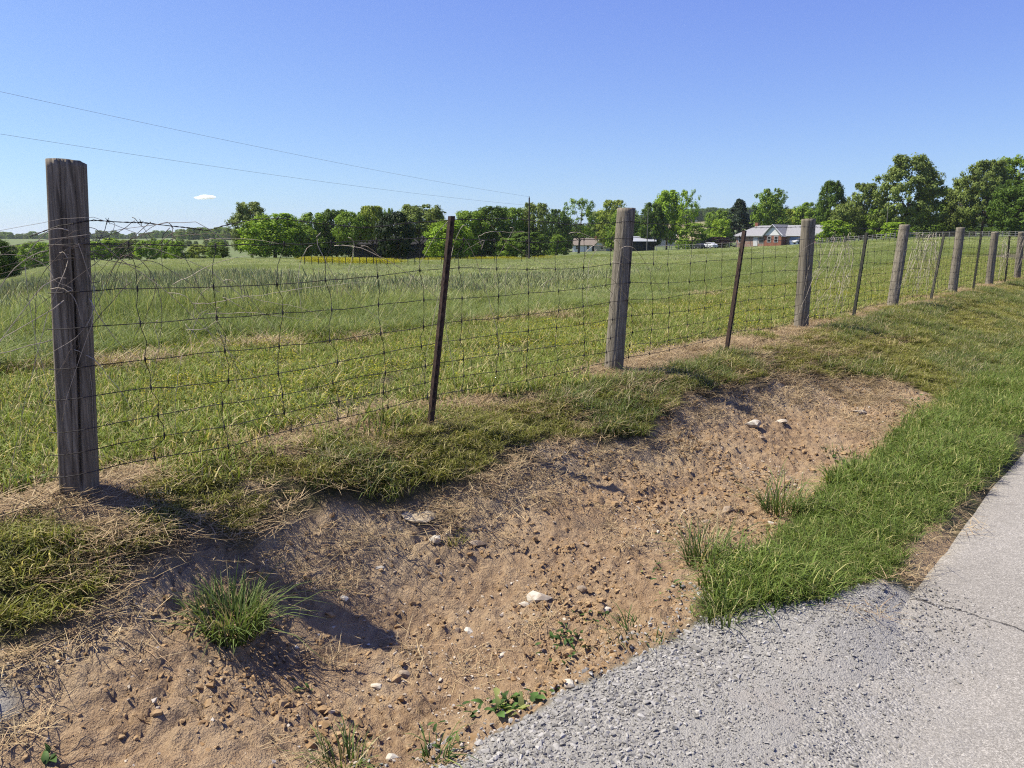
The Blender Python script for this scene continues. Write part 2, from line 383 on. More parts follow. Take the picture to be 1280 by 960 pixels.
# ------------------------------------------------------------------ scattering
SRC = bpy.data.collections.new('plant_sources')
def scatter(name, P, rot, scl, variants, idx, label, cat):
    me = bpy.data.meshes.new(name); n = len(P)
    me.vertices.add(n); me.vertices.foreach_set('co', np.asarray(P, np.float32).ravel())
    a = me.attributes.new('rot', 'FLOAT_VECTOR', 'POINT'); a.data.foreach_set('vector', np.asarray(rot, np.float32).ravel())
    scl = np.asarray(scl, np.float32)
    if scl.ndim == 1: scl = np.repeat(scl[:, None], 3, 1)
    a = me.attributes.new('scl', 'FLOAT_VECTOR', 'POINT'); a.data.foreach_set('vector', scl.ravel())
    a = me.attributes.new('idx', 'INT', 'POINT'); a.data.foreach_set('value', np.asarray(idx, np.int32))
    o = link(name, me)
    col = bpy.data.collections.new(name + '_sources')
    for v in variants: col.objects.link(v)
    ng = bpy.data.node_groups.new(name, 'GeometryNodeTree')
    ng.interface.new_socket('Geometry', in_out='INPUT', socket_type='NodeSocketGeometry')
    ng.interface.new_socket('Geometry', in_out='OUTPUT', socket_type='NodeSocketGeometry')
    N = ng.nodes.new; L = ng.links.new
    gi = N('NodeGroupInput'); go_ = N('NodeGroupOutput'); iop = N('GeometryNodeInstanceOnPoints'); ci = N('GeometryNodeCollectionInfo')
    ci.inputs[0].default_value = col; ci.inputs['Separate Children'].default_value = True; ci.inputs['Reset Children'].default_value = True
    def na(nm, dt):
        q = N('GeometryNodeInputNamedAttribute'); q.data_type = dt; q.inputs['Name'].default_value = nm; return q.outputs[0]
    L(gi.outputs[0], iop.inputs['Points']); L(ci.outputs[0], iop.inputs['Instance']); iop.inputs['Pick Instance'].default_value = True
    L(na('idx', 'INT'), iop.inputs['Instance Index']); L(na('rot', 'FLOAT_VECTOR'), iop.inputs['Rotation']); L(na('scl', 'FLOAT_VECTOR'), iop.inputs['Scale'])
    L(iop.outputs[0], go_.inputs[0])
    md = o.modifiers.new('scatter', 'NODES'); md.node_group = ng
    return tag(o, label, cat, kind='stuff')
def source(name, me, mat):
    if mat and not me.materials: me.materials.append(mat)
    return bpy.data.objects.new(name, me)

def blades(bx, by, hgt, wid, lean, bend, t0=0.0, az=None, droop=1.0):
    """grass blades as bent tapering strips: returns V, quads, tris, Col"""
    n = len(bx); az = rng.random(n) * 2 * np.pi if az is None else az
    t = np.array([0, .38, .72, 1.0])
    dx, dy = np.cos(az), np.sin(az)
    out = lean[:, None] * t + bend[:, None] * t ** 2
    z = t[None] * (1 - droop * .35 * np.minimum(1.6, out) * t[None])
    PX_ = bx[:, None] + dx[:, None] * out * hgt[:, None]; PY_ = by[:, None] + dy[:, None] * out * hgt[:, None]; PZ_ = z * hgt[:, None]
    wv = np.array([1., .9, .6, 0])[None] * wid[:, None] * .5
    tw = az + np.pi / 2 + rng.normal(0, .5, n)
    sx, sy = np.cos(tw), np.sin(tw)
    Lx = PX_ - sx[:, None] * wv; Ly = PY_ - sy[:, None] * wv; Rx = PX_ + sx[:, None] * wv; Ry = PY_ + sy[:, None] * wv
    V = np.zeros((n, 7, 3)); 
    for i in range(3):
        V[:, 2 * i] = np.stack([Lx[:, i], Ly[:, i], PZ_[:, i]], -1); V[:, 2 * i + 1] = np.stack([Rx[:, i], Ry[:, i], PZ_[:, i]], -1)
    V[:, 6] = np.stack([PX_[:, 3], PY_[:, 3], PZ_[:, 3]], -1)
    o = np.arange(n)[:, None] * 7
    Q = np.concatenate([o + np.array([[0, 1, 3, 2]]), o + np.array([[2, 3, 5, 4]])]); T = o + np.array([[4, 5, 6]])
    cr = rng.random(n)
    col = np.zeros((n, 7, 3)); col[:, :, 0] = np.array([0, 0, .38, .38, .72, .72, 1])[None]; col[:, :, 1] = cr[:, None]
    return V.reshape(-1, 3), Q, T, col.reshape(-1, 3)
def grass_mesh(name, n, rad, h, wid, lean=.35, bend=.5, hvar=.35, heads=0, square=False, outw=False, droop=1.0):
    r = rad * np.sqrt(rng.random(n)); th = rng.random(n) * 2 * np.pi
    bx, by = r * np.cos(th), r * np.sin(th)
    hh = h * (1 + hvar * rng.normal(0, 1, n)).clip(.35, 1.8)
    az = th + rng.normal(0, .8, n) if outw else None
    V, Q, T, col = blades(bx, by, hh, wid * (.7 + .6 * rng.random(n)), np.abs(rng.normal(0, lean, n)), np.abs(rng.normal(0, bend, n)), az=az, droop=droop)
    me = mesh_np(name, V, [Q, T]); vcol(me, 'Col', col); return me

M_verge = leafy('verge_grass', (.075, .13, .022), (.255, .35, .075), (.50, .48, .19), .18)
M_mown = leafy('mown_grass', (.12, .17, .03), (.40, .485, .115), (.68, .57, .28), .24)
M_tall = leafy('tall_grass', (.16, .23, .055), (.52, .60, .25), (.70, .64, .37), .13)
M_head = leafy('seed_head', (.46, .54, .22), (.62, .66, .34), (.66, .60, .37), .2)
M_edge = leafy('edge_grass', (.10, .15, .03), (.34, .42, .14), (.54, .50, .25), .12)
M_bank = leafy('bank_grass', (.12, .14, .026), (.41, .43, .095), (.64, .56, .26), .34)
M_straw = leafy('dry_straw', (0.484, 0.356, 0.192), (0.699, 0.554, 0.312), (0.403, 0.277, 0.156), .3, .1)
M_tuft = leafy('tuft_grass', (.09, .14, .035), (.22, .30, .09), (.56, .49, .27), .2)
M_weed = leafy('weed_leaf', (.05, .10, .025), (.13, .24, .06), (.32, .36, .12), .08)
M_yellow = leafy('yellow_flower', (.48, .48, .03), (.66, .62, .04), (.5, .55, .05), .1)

verge_v = [source('verge_clump', grass_mesh('verge_clump', 120, .11, .066, .0042, .42, .7), M_verge) for _ in range(5)]
mown_v = [source('mown_clump', grass_mesh('mown_clump', 110, .15, .055, .0045, .4, .6), M_mown) for _ in range(5)]
mixed = leafy('mixed_grass', (.10, .14, .025), (.30, .36, .09), (.52, .46, .27), .3)
bank_v = [source('bank_clump', grass_mesh('bank_clump', 120, .10, .047, .004, .5, .9), M_bank) for _ in range(5)]
tall_v = []
for _ in range(5):
    n = 240; me1 = grass_mesh('tall_clump', n, .42, .29, .0058, .3, .5)
    m = 60; th = rng.random(m) * 6.28; r = .42 * np.sqrt(rng.random(m))
    tall_v.append(source('tall_clump', me1, M_tall))
head_v = []
for _ in range(3):
    mb = MB(); cols = []
    for i in range(34):
        th, r = rng.random() * 6.28, .45 * math.sqrt(rng.random()); x, y = r * math.cos(th), r * math.sin(th)
        hgt = .36 + .16 * rng.random(); lx, ly = rng.normal(0, .09, 2)
        t = np.array([0, .4, .72, .78, .88, 1.0]); P = np.stack([x + lx * t ** 2, y + ly * t ** 2, t * hgt], -1)
        mb.tube(P, [.0012, .0012, .0012, .006, .007, .001], 3, False)
        cols.append(np.stack([np.repeat(t, 3), np.full(18, rng.random()), np.zeros(18)], -1))
    me1 = mb.mesh('seed_head_clump'); vcol(me1, 'Col', np.vstack(cols)); head_v.append(source('seed_head_clump', me1, M_head))
straw_v = []
for _ in range(4):
    n = 46; r = .12 * np.sqrt(rng.random(n)); th = rng.random(n) * 6.28
    V_, Q_, T_, c_ = blades(r * np.cos(th), r * np.sin(th), .03 + .04 * rng.random(n), np.full(n, .0026), 1.0 + rng.random(n) * 1.2, rng.normal(0, .5, n), droop=.5)
    V_[:, 2] = np.abs(V_[:, 2]) * .35 + .003
    me1 = mesh_np('straw_clump', V_, [Q_, T_]); vcol(me1, 'Col', c_); straw_v.append(source('straw_clump', me1, M_straw))
def flower_mesh(n, rad, hlo, hhi, s):
    r = rad * np.sqrt(rng.random(n)); th = rng.random(n) * 6.28; c = np.stack([r * np.cos(th), r * np.sin(th), hlo + (hhi - hlo) * rng.random(n)], -1)
    base = np.array([(-1, 0, .2), (0, -1, 0), (1, 0, .2), (0, 1, 0), (0, 0, -.4)]) * s
    V = (c[:, None] + base[None] * (.7 + .6 * rng.random(n))[:, None, None]).reshape(-1, 3)
    o = np.arange(n)[:, None] * 5
    Q = o + np.array([[0, 1, 2, 3]]); T = np.concatenate([o + np.array([[0, 4, 1]]), o + np.array([[2, 4, 3]])])
    me = mesh_np('flower_clump', V, [Q, T]); vcol(me, 'Col', np.stack([np.ones(n * 5), np.repeat(rng.random(n), 5), np.zeros(n * 5)], -1)); return me
flow_v = [source('flower_clump', flower_mesh(16, .16, .05, .09, .007), M_yellow) for _ in range(3)]
flow_far = [source('flower_patch', flower_mesh(42, 1.0, .16, .36, .045), M_yellow) for _ in range(3)]

def place(u, v, smin, smax, nvar, lift=-.004, tilt=.12, zs=None):
    X, Y = xy(u, v); Z = ground(X, Y) + lift; n = len(X)
    rot = np.stack([rng.normal(0, tilt, n), rng.normal(0, tilt, n), rng.random(n) * 6.28], -1)
    s = smin + (smax - smin) * rng.random(n)
    if zs is not None: s = np.stack([s, s, s * zs], -1)
    return np.stack([X, Y, Z], -1), rot, s, rng.integers(0, nvar, n)
def cand(n, u0, u1, v0, v1): return u0 + (u1 - u0) * rng.random(n), v0 + (v1 - v0) * rng.random(n)
def inview(u, v, lo=-120, hi=1400):
    X, Y = xy(u, v); px = 640 + F * X / np.maximum(Y, .01); return (Y > .5) & (px > lo) & (px < hi)

# verge beside the road
u, v = cand(12500, 1.2, 34, 1.55, 2.6); d, g, n = masks(u, v)
swale = 1 - ditch_on(u)
ok = (v > edge(u) + .05 + .08 * n) & (g < .35) & (v < 2.45 + .08 * n - .09 * sm(.40, .0, np.abs(u - 3.0)) - .05 * sm(0, .3, fbm(u * 1.5, v * 2, 2, 70))) & (v > 1.78 - .1 * n)
u, v = u[ok], v[ok]
P_, r_, s_, i_ = place(u, v, .65, 1.35, 5, zs=None); s_ = s_ * mixf(1, .7, sm(2.2, 2.45, v)) * (.8 + .9 * (fbm(u * 2, v * 2, 3, 72) + .25))
scatter('verge_grass', P_, r_, s_, verge_v, i_, 'lush green grass strip between the ditch and the road', 'grass')
# bank top, lip and the swale beyond the ditch
u, v = cand(26000, -1.6, 34, .05, 2.0); d, g, n = masks(u, v); on = ditch_on(u)
ok = (d < .35) & (g < .3) & (v < np.where(u > 6.2, 1.85, lip(u) - .05)) & ((fbm(u * 3.2, v * 3.2, 3, 71) > np.where(u > 5, -.3, .01)) | (v > lip(u) - .14)) & (rng.random(len(u)) < np.where(u > 8, .7, 1))
ok &= ~((v < .26) & (fbm(u * 2.4, v * 2.4, 3, 51) > bth(u) + .02))
u, v = u[ok], v[ok]; nearlip = np.clip(1 - np.abs(v - lip(u)) / .16, 0, 1) * (ditch_on(u) > .5)
P_, r_, s_, i_ = place(u, v, .55, 1.25, 5); s_ = s_ * (.62 + .75 * (fbm(u * 3, v * 3, 3, 74) + .3).clip(0, 1)) * (1 + .15 * nearlip * rng.random(len(u)))
s_ = s_ * (1 - .35 * nearlip * (rng.random(len(u)) < .5)); r_[:, 0] += nearlip * rng.normal(.15, .3, len(u))
scatter('bank_grass', P_, r_, s_, bank_v, i_, 'patchy olive grass overhanging the bank under the fence', 'grass')
# greener grass mixed into the bank further along
u, v = cand(13000, -1.2, 34, .15, 1.95); d, g, n = masks(u, v)
ok = (d < .3) & (g < .3) & (fbm(u * 1.4, v * 1.9, 3, 73) > -.04 + .11 * sm(2.0, .6, u)) & (v < np.where(u > 6.2, 1.9, lip(u) - .05)) & (v > .22)
u, v = u[ok], v[ok]; P_, r_, s_, i_ = place(u, v, .5, 1.05, 5)
scatter('swale_grass', P_, r_, s_, [source('swale_clump', grass_mesh('swale_clump', 90, .11, .085, .0045, .4, .65), mixed if q % 2 == 0 else M_tuft) for q in range(5)], i_, 'green grass growing on the bank and the shallow swale', 'grass')
# mown strip behind the fence
u, v = cand(26000, -2.5, 36, -5.0, .1)
ok = inview(u, v) & (v > TALL0 - .1 + 2.0 * fbm(u * .6, v * .6, 3, 50) - .7) & ~((v > -.4) & (fbm(u * 2.4, v * 2.4, 3, 51) > bth(u) + .3 * sm(-.1, -.4, v)))
ok &= fbm(u * 1.9, v * 1.9, 3, 76) > -.16
u, v = u[ok], v[ok]; P_, r_, s_, i_ = place(u, v, .6, 1.5, 5)
scatter('mown_grass', P_, r_, s_, mown_v, i_, 'short yellow green grass strip behind the wire fence', 'grass')
u, v = cand(2600, -1.5, 16, -3.6, -.2); ok = fbm(u * .9, v * .9, 3, 77) > .06; u, v = u[ok], v[ok]
P_, r_, s_, i_ = place(u, v, .7, 1.2, 3)
scatter('clover_flowers', P_, r_, s_, flow_v, i_, 'tiny yellow flowers dotted in the mown grass', 'flowers')
# tall field grass, thinning with distance
def polar(n, r0, r1, pxlo=-160, pxhi=1420):
    r = np.sqrt(r0 ** 2 + (r1 ** 2 - r0 ** 2) * rng.random(n)); px = pxlo + (pxhi - pxlo) * rng.random(n)
    x = (px - 640) / F; q = np.hypot(1, x); return x / q * r, r / q
for nm, num, r0, r1, s0, s1 in (('near', 9500, 4.5, 22, .7, 1.1), ('mid', 17000, 22, 70, .9, 1.4), ('far', 11000, 70, 150, 1.4, 2.2)):
    x, y = polar(num, r0, r1); u, v = uv(x, y)
    ok = (v < TALL0 - .05 + 2.0 * fbm(u * .6, v * .6, 3, 50)) & (fbm(x * .8, y * .8, 3, 79) > -.25)
    px = px_of(x, y); x, y = x[ok], y[ok]; n = len(x)
    hz = (.75 + 1.1 * (fbm(x * .25, y * .25, 3, 80) + .25)).clip(.45, 1.3)
    hz *= np.interp(np.hypot(x, y), [10, 28, 80], [.95, .5, .3]); hz *= mixf(.4, 1, sm(0, 3.5, TALL0 - uv(x, y)[1]))
    vv_ = TALL0 + 2.0 * fbm(uv(x, y)[0] * .6, uv(x, y)[1] * .6, 3, 50) - uv(x, y)[1]
    isedge = (rng.random(len(x)) < np.maximum(np.interp(np.hypot(x, y), [12, 30], [.12, .35]), sm(2.8, 1.6, vv_))) | (fbm(x * .09, y * .05, 3, 88) > np.interp(np.hypot(x, y), [20, 60], [.16, .06]))
    Z = ground(x, y, False); s = s0 + (s1 - s0) * rng.random(n)
    rot = np.stack([rng.normal(0, .08, n), rng.normal(0, .08, n), rng.random(n) * 6.28], -1)
    scl = np.stack([s, s, (.8 + .4 * rng.random(n)) * hz], -1); P_ = np.stack([x, y, Z], -1)
    lab = {'near': 'nearest the fence', 'mid': 'across the middle of the field', 'far': 'in the far part of the field'}[nm]
    for sel, m_, nm2, lab2 in ((~isedge, M_tall, 'tall_grass', 'tall pale meadow grass '), (isedge, M_edge, 'green_grass', 'dark green lush grass patches ')):
        vs = []
        for o in tall_v: q = o.data.copy(); q.materials.clear(); q.materials.append(m_); vs.append(source('tall_clump', q, None))
        scatter(nm2, P_[sel], rot[sel], scl[sel], vs, rng.integers(0, 5, sel.sum()), lab2 + lab, 'grass')
    ok = rng.random(n) < .6 * np.where(fbm(x * .3, y * .3, 2, 81) > -.02, .5, .12)
    ok &= ~isedge
    scl2 = scl[ok] * np.array([[.95, .95, 1.05]])
    scatter('seed_heads', P_[ok], rot[ok], scl2, head_v if nm == 'near' else [source('seed_head_clump', o.data, None) for o in head_v], rng.integers(0, 3, ok.sum()),
            {'near': 'pale seed heads on the nearest meadow grass', 'mid': 'pale seed heads over the middle of the field', 'far': 'pale seed heads in the far meadow'}[nm], 'seed heads')
x, y = polar(4600, 58, 137, 386, 720); px = px_of(x, y); ok = (np.hypot(x, y) > mixf(58, 92, sm(465, 540, px)) + 5 * fbm(x * .3, y * .3, 2, 85)) & (fbm(x * .12, y * .12, 3, 82) > -.02 + .12 * sm(480, 520, px) + .10 * sm(560, 700, px)); x, y = x[ok], y[ok]; n = len(x)
scatter('buttercups', np.stack([x, y, ground(x, y, False)], -1), np.stack([0 * x, 0 * x, rng.random(n) * 6.28], -1), 1 + .5 * rng.random(n), flow_far, rng.integers(0, 3, n), 'band of yellow flowers in front of the dark barn and trees', 'flowers')
# straw on the slope, along the fence and in dead clumps
u, v = cand(9000, -1.2, 8, .4, 1.8); d, g, n = masks(u, v); L = lip(u)
pr = (1 - sm(.05, .40, v - L)) * .24 * mixf(1, .35, sm(.4, .0, u)) + .35 * sm(4.6, 6.2, u) + .06 * (fbm(u * 2, v * 2, 3, 83) > .05) + .05 * sm(.3, -.3, u)
ok = (d > .4) & (rng.random(len(u)) < pr * sm(-.12, .12, fbm(u * 3.5, v * 3.5, 3, 84) + .04)); u, v = u[ok], v[ok]
u2, v2 = cand(4200, -1.4, 26, -.3, .4); ok = (fbm(u2 * 2.4, v2 * 2.4, 3, 51) > bth(u2) - .04); u2, v2 = u2[ok], v2[ok]
cl = []
for (px, py, rad, cnt) in ((150, 462, .35, 60), (175, 455, .3, 50), (320, 437, .25, 50), (345, 432, .2, 30), (445, 428, .2, 30), (600, 405, .5, 80), (650, 402, .5, 90), (690, 398, .4, 50), (880, 372, .5, 60), (45, 465, .3, 40), (740, 378, .4, 30)):
    hpt = hit(px, py); uu, vv = uv(hpt[0], hpt[1]); cnt = int(cnt * .32); cl.append(np.stack([uu + rng.normal(0, rad * .45, cnt), vv + rng.normal(0, rad * .3, cnt)], -1))
uu_ = 3.1 + .6 * rng.normal(0, 1, 22); cl.append(np.stack([uu_, 2.42 + .04 * rng.normal(0, 1, 22)], -1))
cl = np.vstack(cl)
u3, v3 = cand(2600, -1.4, 9, .12, .9); ok = (v3 < lip(u3) + .03) & (fbm(u3 * 3.2, v3 * 3.2, 3, 71) < .03); u2 = np.concatenate([u2, u3[ok]]); v2 = np.concatenate([v2, v3[ok]])
ua_ = np.concatenate([u, u2, cl[:, 0]]); va_ = np.concatenate([v, v2, cl[:, 1]])
P_, r_, s_, i_ = place(ua_, va_, .6, 1.3, 4, .002); nn = len(u) + len(u2); s_[nn:-22] *= 1.6
s3 = np.stack([s_, s_, s_], -1); s3[nn:-22, 2] *= 3.2; 
scatter('dry_straw', P_, r_, s3, straw_v, i_, 'dry straw and dead stems on the soil and along the fence', 'straw')

# ------------------------------------------------------------------ stones
def hull(n, sx, sy, sz, seed, flat=.0):
    rg = np.random.default_rng(seed); P = rg.normal(0, 1, (n, 3)); P /= np.linalg.norm(P, axis=1)[:, None]; P *= (.75 + .25 * rg.random((n, 1)))
    P *= np.array([sx, sy, sz]) * .5; P[:, 2] = np.maximum(P[:, 2], -sz * .4)
    bm = bmesh.new(); [bm.verts.new(q) for q in P]
    bmesh.ops.convex_hull(bm, input=bm.verts)
    bmesh.ops.delete(bm, geom=[v for v in bm.verts if not v.link_faces], context='VERTS')
    me = bpy.data.meshes.new('stone'); bm.to_mesh(me); bm.free(); return me
def stone_mat(name, c0, c1, dirt=(.34, .23, .14), da=.5):
    k = NM(name); o = k.obj(); oi = k.n('ObjectInfo').outputs['Random']
    n = k.noise(o, 30, 5, .65); c = k.mix(oi, c0, c1); c = k.mix(k.rampf(n, .35, .7), c, tuple(x * .72 for x in c0))
    c = k.mix(k.math('MULTIPLY', k.rampf(k.noise(o, 14, 3), .48, .62), da), c, dirt)
    k.b.inputs['Specular IOR Level'].default_value = .08; return k.done(c, .95, k.bump(n, .004, .7))
M_grav = stone_mat('gravel_stone', (.25, .24, .218), (.60, .577, .53), (.42, .38, .33), .15)
M_pale = stone_mat('limestone', (.72, .67, .56), (.62, .56, .44))
M_brownstone = stone_mat('brown_stone', (.46, .35, .24), (.40, .33, .25))
M_tan = stone_mat('tan_stone', (.62, .52, .36), (.60, .50, .35), (.45, .33, .2), .35)
M_clod = stone_mat('soil_clod', (.35, .22, .11), (.53, .375, .21), (.44, .295, .155), .6)
M_pebble = stone_mat('pebble', (.48, .39, .28), (.78, .71, .60))
grav_v = [source('gravel_bit', hull(11, .022 * (.8 + .05 * q), .016, .012, 100 + q), M_grav) for q in range(8)]
peb_v = [source('pebble_bit', hull(12, .022, .018, .012, 120 + q), M_pebble) for q in range(5)]
clod_v = [source('clod_bit', hull(13, .026, .021, .014, 140 + q), M_clod) for q in range(6)]
def spin(n): return np.stack([rng.normal(0, .35, n), rng.normal(0, .35, n), rng.random(n) * 6.28], -1)
u, v = cand(80000, -1.2, 2.9, 1.5, 3.3); d, g, n = masks(u, v)
ok = (rng.random(len(u)) < g * mixf(.95, .45, sm(2.1, 2.6, v + .4 * n)) * (1 - sm(2.4, 3.05, v + .7 * n)))
edge_spill = (v > 2.40) & (v < 2.62) & (u > 1.8) & (rng.random(len(u)) < .10)
ok |= (np.abs(v - edge(u)) < .16) & (u < 1.9) & (rng.random(len(u)) < .12)
ok |= edge_spill & (rng.random(len(u)) < sm(2.9, 2.0, u))
u, v = u[ok], v[ok]
uc, vc = cand(1500, -1.1, -.2, .6, 1.3); dd, gg, _ = masks(uc, vc); kk = rng.random(1500) < gg * .6; u = np.concatenate([u, uc[kk]]); v = np.concatenate([v, vc[kk]])
P_, r_, s_, i_ = place(u, v, .35, 1.25, 8, 0); n = len(u); uu_, vv_ = u, v
rz = np.where((v > 2.5), .012, 0) ; P_[:, 2] = np.maximum(P_[:, 2], np.where(v > 2.5, .010, -1)) + .001
scatter('gravel', P_, spin(n), s_ * (.75 + 1.3 * rng.random(n) ** 4) * mixf(1.0, .55, sm(1.95, 2.5, v)), grav_v, i_, 'loose grey crushed gravel between the ditch and the road', 'gravel')
u, v = cand(38000, -1.1, 7.6, .45, 1.95); d, g, n = masks(u, v)
ok = (d > .5) & (rng.random(len(u)) < .14 + .8 * sm(.0, .2, fbm(u * 2.2, v * 2.2, 3, 86)))
u, v = u[ok], v[ok]; P_, r_, s_, i_ = place(u, v, .25, 1.0, 6, .001); s_ = s_ * (1 + 1.6 * (rng.random(len(u)) ** 5))
scatter('soil_clods', P_, spin(len(u)), s_, clod_v, i_, 'small clods of broken soil in the ditch', 'soil')
u, v = cand(12000, -1.1, 7.6, .5, 1.95); d, g, n = masks(u, v)
ok = (d > .5) & (rng.random(len(u)) < .12 + .6 * sm(.02, .2, fbm(u * 1.7, v * 1.7, 3, 87)) + .7 * sm(.35, .1, np.hypot((u - 3.55) * .8, v - 1.45)))
u, v = u[ok], v[ok]; P_, r_, s_, i_ = place(u, v, .25, .95, 5, .001); s_ = s_ * (1 + .7 * (rng.random(len(u)) ** 6))
scatter('pebbles', P_, spin(len(u)), s_, peb_v, i_, 'small pale pebbles strewn over the ditch floor', 'pebbles')
STONES = [  # px, py, width px, height ratio, material, label
    (523, 644, 44, .28, 2, 'broad tan slab half buried under the grassy bank, largest stone in the ditch'),
    (545, 675, 17, .7, 0, 'pale blocky stone just below the tan slab'),
    (596, 680, 22, .5, 1, 'greyish flat stone right of the small brown tuft'),
    (673, 747, 29, .6, 0, 'white angular limestone piece in mid ditch, brightest stone of the near soil'),
    (655, 755, 13, .5, 0, 'small cream stone touching the left of the white angular limestone'),
    (727, 736, 12, .8, 1, 'small dark sided stone right of the white angular limestone'),
    (584, 790, 16, .7, 0, 'cream jagged stone of a touching pair in the near soil'),
    (572, 788, 13, .7, 1, 'brown stone left of the cream jagged stone'),
    (546, 819, 9, 1., 1, 'small upright grey stone below the jagged pair'),
    (505, 843, 14, .7, 1, 'dull tan stone below the tip of the end post shadow'),
    (471, 858, 15, .5, 0, 'flat greyish white stone in the near soil'),
    (627, 819, 13, .4, 0, 'flat cream stone flush with the soil above the broadleaf weed'),
    (710, 856, 17, .7, 0, 'rounded pale stone lying on the edge of the gravel'),
    (961, 656, 20, .5, 0, 'bright white stone beside the green verge below the tuft'),
    (909, 637, 17, .6, 1, 'grey brown stone in the rubble of the mid ditch'),
    (886, 653, 20, .4, 1, 'long brown stone left of the bright white stone'),
    (976, 527, 16, .4, 0, 'flat pale stone near the far end of the soil'),
    (941, 530, 18, .7, 0, 'cream rubble stone just beyond the round post shadow'),
    (952, 548, 10, .8, 1, 'small grey stone below the cream rubble stone'),
    (430, 748, 11, .6, 0, 'small round pale stone above the end post shadow'),
    (475, 710, 12, .6, 0, 'small oval stone up the slope from the shadow'),
    (370, 809, 9, .5, 0, 'small white oval stone right of the big grass tuft'),
    (490, 948, 14, .8, 0, 'cream stone at the bottom edge of the soil'),
    (757, 762, 14, .5, 0, 'pale flat stone among the seedlings above the weed patch'),
    (730, 681, 13, .6, 1, 'lone dull stone in the middle of the ditch floor'),
    (1075, 515, 18, .35, 0, 'flat tan stone on the straw covered far soil'),
]
for i, (px, py, wpx, hr, mt, lab) in enumerate(STONES):
    hpt = hit(px, py); dist = np.linalg.norm(hpt - np.array([0, 0, EYE])); wd = 1.25 * wpx / F * dist
    me1 = hull(26, wd, wd * (.6 + .3 * rng.random()), wd * hr * .8, 300 + i)
    o = link('stone', me1, (M_pale, M_brownstone, M_tan)[mt], None, (hpt[0], hpt[1], hpt[2] + wd * hr * .02))
    o.rotation_euler = (rng.normal(0, .12), rng.normal(0, .12), rng.normal(0, .5)); tag(o, lab, 'stone', 'stones lying in the ditch')

# ------------------------------------------------------------------ tufts and weeds on the bare soil
def tuft(px, py, n, rad, h, wid, mat, label, lean=.32, bend=.6, cat='grass tuft'):
    hp = hit(px, py); me1 = grass_mesh('grass_tuft', n, rad, h, wid, lean, bend, outw=True)
    o = link('grass_tuft', me1, mat, None, (hp[0], hp[1], hp[2] - .01)); tag(o, label, cat, 'grass tufts on the bare soil', 'stuff' if 'seedlings' in label else None); return o
tuft(290, 788, 520, .12, .155, .0055, M_tuft, 'large spiky grass tuft beside the end post shadow')
tuft(880, 703, 170, .09, .17, .0055, M_tuft, 'spiky grass tuft left of the verge, nearest the gravel')
tuft(975, 637, 190, .12, .19, .005, M_tuft, 'wispy grass tuft above the bright white stone')
tuft(568, 676, 70, .05, .05, .004, M_bank, 'small brown tuft between pale stones below the bank')
tuft(430, 958, 90, .08, .09, .005, M_tuft, 'grass tuft at the bottom edge of the soil')
tuft(545, 945, 45, .05, .08, .005, M_weed, 'small grass sprout at the corner of the gravel')
tuft(798, 795, 70, .13, .07, .005, M_weed, 'thin row of grass seedlings left of the verge corner')
tuft(1053, 565, 50, .14, .06, .006, M_weed, 'thin grass seedlings in the far ditch')
tuft(1105, 470, 120, .16, .12, .006, M_tuft, 'grey green grass tuft at the top of the far soil')
tuft(905, 775, 70, .06, .11, .005, M_tuft, 'grass sprout pushing through the gravel at the verge corner')
def leaf_shape(L, W, curl, seed):
    """one broad leaf along +x with a curled blade"""
    rg = np.random.default_rng(seed); t = np.linspace(0, 1, 7); wd = W * np.sin(np.pi * (.06 + .9 * t) ** .8) * (1 + .12 * rg.normal(0, 1, 7))
    z = L * (.35 * t - curl * t ** 2); V = []
    for i in range(7):
        for s in (-1, 0, 1): V.append((L * t[i], s * wd[i] * .5, z[i] + (.12 * wd[i] if s else 0)))
    Q = [(i * 3 + j, i * 3 + j + 1, i * 3 + j + 4, i * 3 + j + 3) for i in range(6) for j in range(2)]
    me = mesh_np('leaf', np.array(V), [Q], True); vcol(me, 'Col', np.stack([np.repeat(t, 3), np.full(21, rg.random()), np.zeros(21)], -1)); me.materials.append(M_weed); return me
leaf_me = [leaf_shape(1, .42, .35, s) for s in range(4)] + [leaf_shape(1, .62, .3, 9)]
def weed(px, py, n, size, label, cat='weed', spread=.03, wide=False):
    hp = hit(px, py); e = empty('broadleaf_weed', (hp[0], hp[1], hp[2])); tag(e, label, cat, 'weeds on the bare soil')
    for i in range(n):
        o = link('leaf', leaf_me[4] if wide and i % 2 else leaf_me[i % 4], None, e, (rng.normal(0, spread), rng.normal(0, spread), .004 + .02 * rng.random()))
        s = size * (.55 + .6 * rng.random()); o.scale = (s, s, s); o.rotation_euler = (rng.normal(0, .25), -.1 - .6 * rng.random(), rng.random() * 6.28)
weed(637, 886, 34, .05, 'leafy green weed with broad leaves growing at the gravel edge', spread=.035, wide=True)
weed(592, 897, 9, .045, 'small leafy weed left of the broad leaved weed')
weed(722, 812, 34, .038, 'spreading low weed patch on the soil above the gravel', spread=.075)
weed(706, 795, 16, .03, 'small weed sprig on the left of the low weed patch', spread=.04)
weed(740, 775, 16, .03, 'small weed sprig behind the low weed patch', spread=.04)
weed(690, 868, 12, .03, 'small weed sprout at the gravel edge right of the broad leaved weed', spread=.05)
weed(838, 742, 14, .035, 'small weed sprouts at the foot of the verge corner', spread=.06)
weed(560, 925, 12, .03, 'tiny weed sprouts between soil and gravel near the bottom edge', spread=.05)
weed(372, 866, 14, .03, 'tiny weed cluster alone in the near soil', spread=.035)
weed(1062, 584, 16, .07, 'flat green weed beside the verge in the far ditch', spread=.07)
weed(1138, 502, 18, .06, 'low weed at the far end of the bare soil', spread=.12)
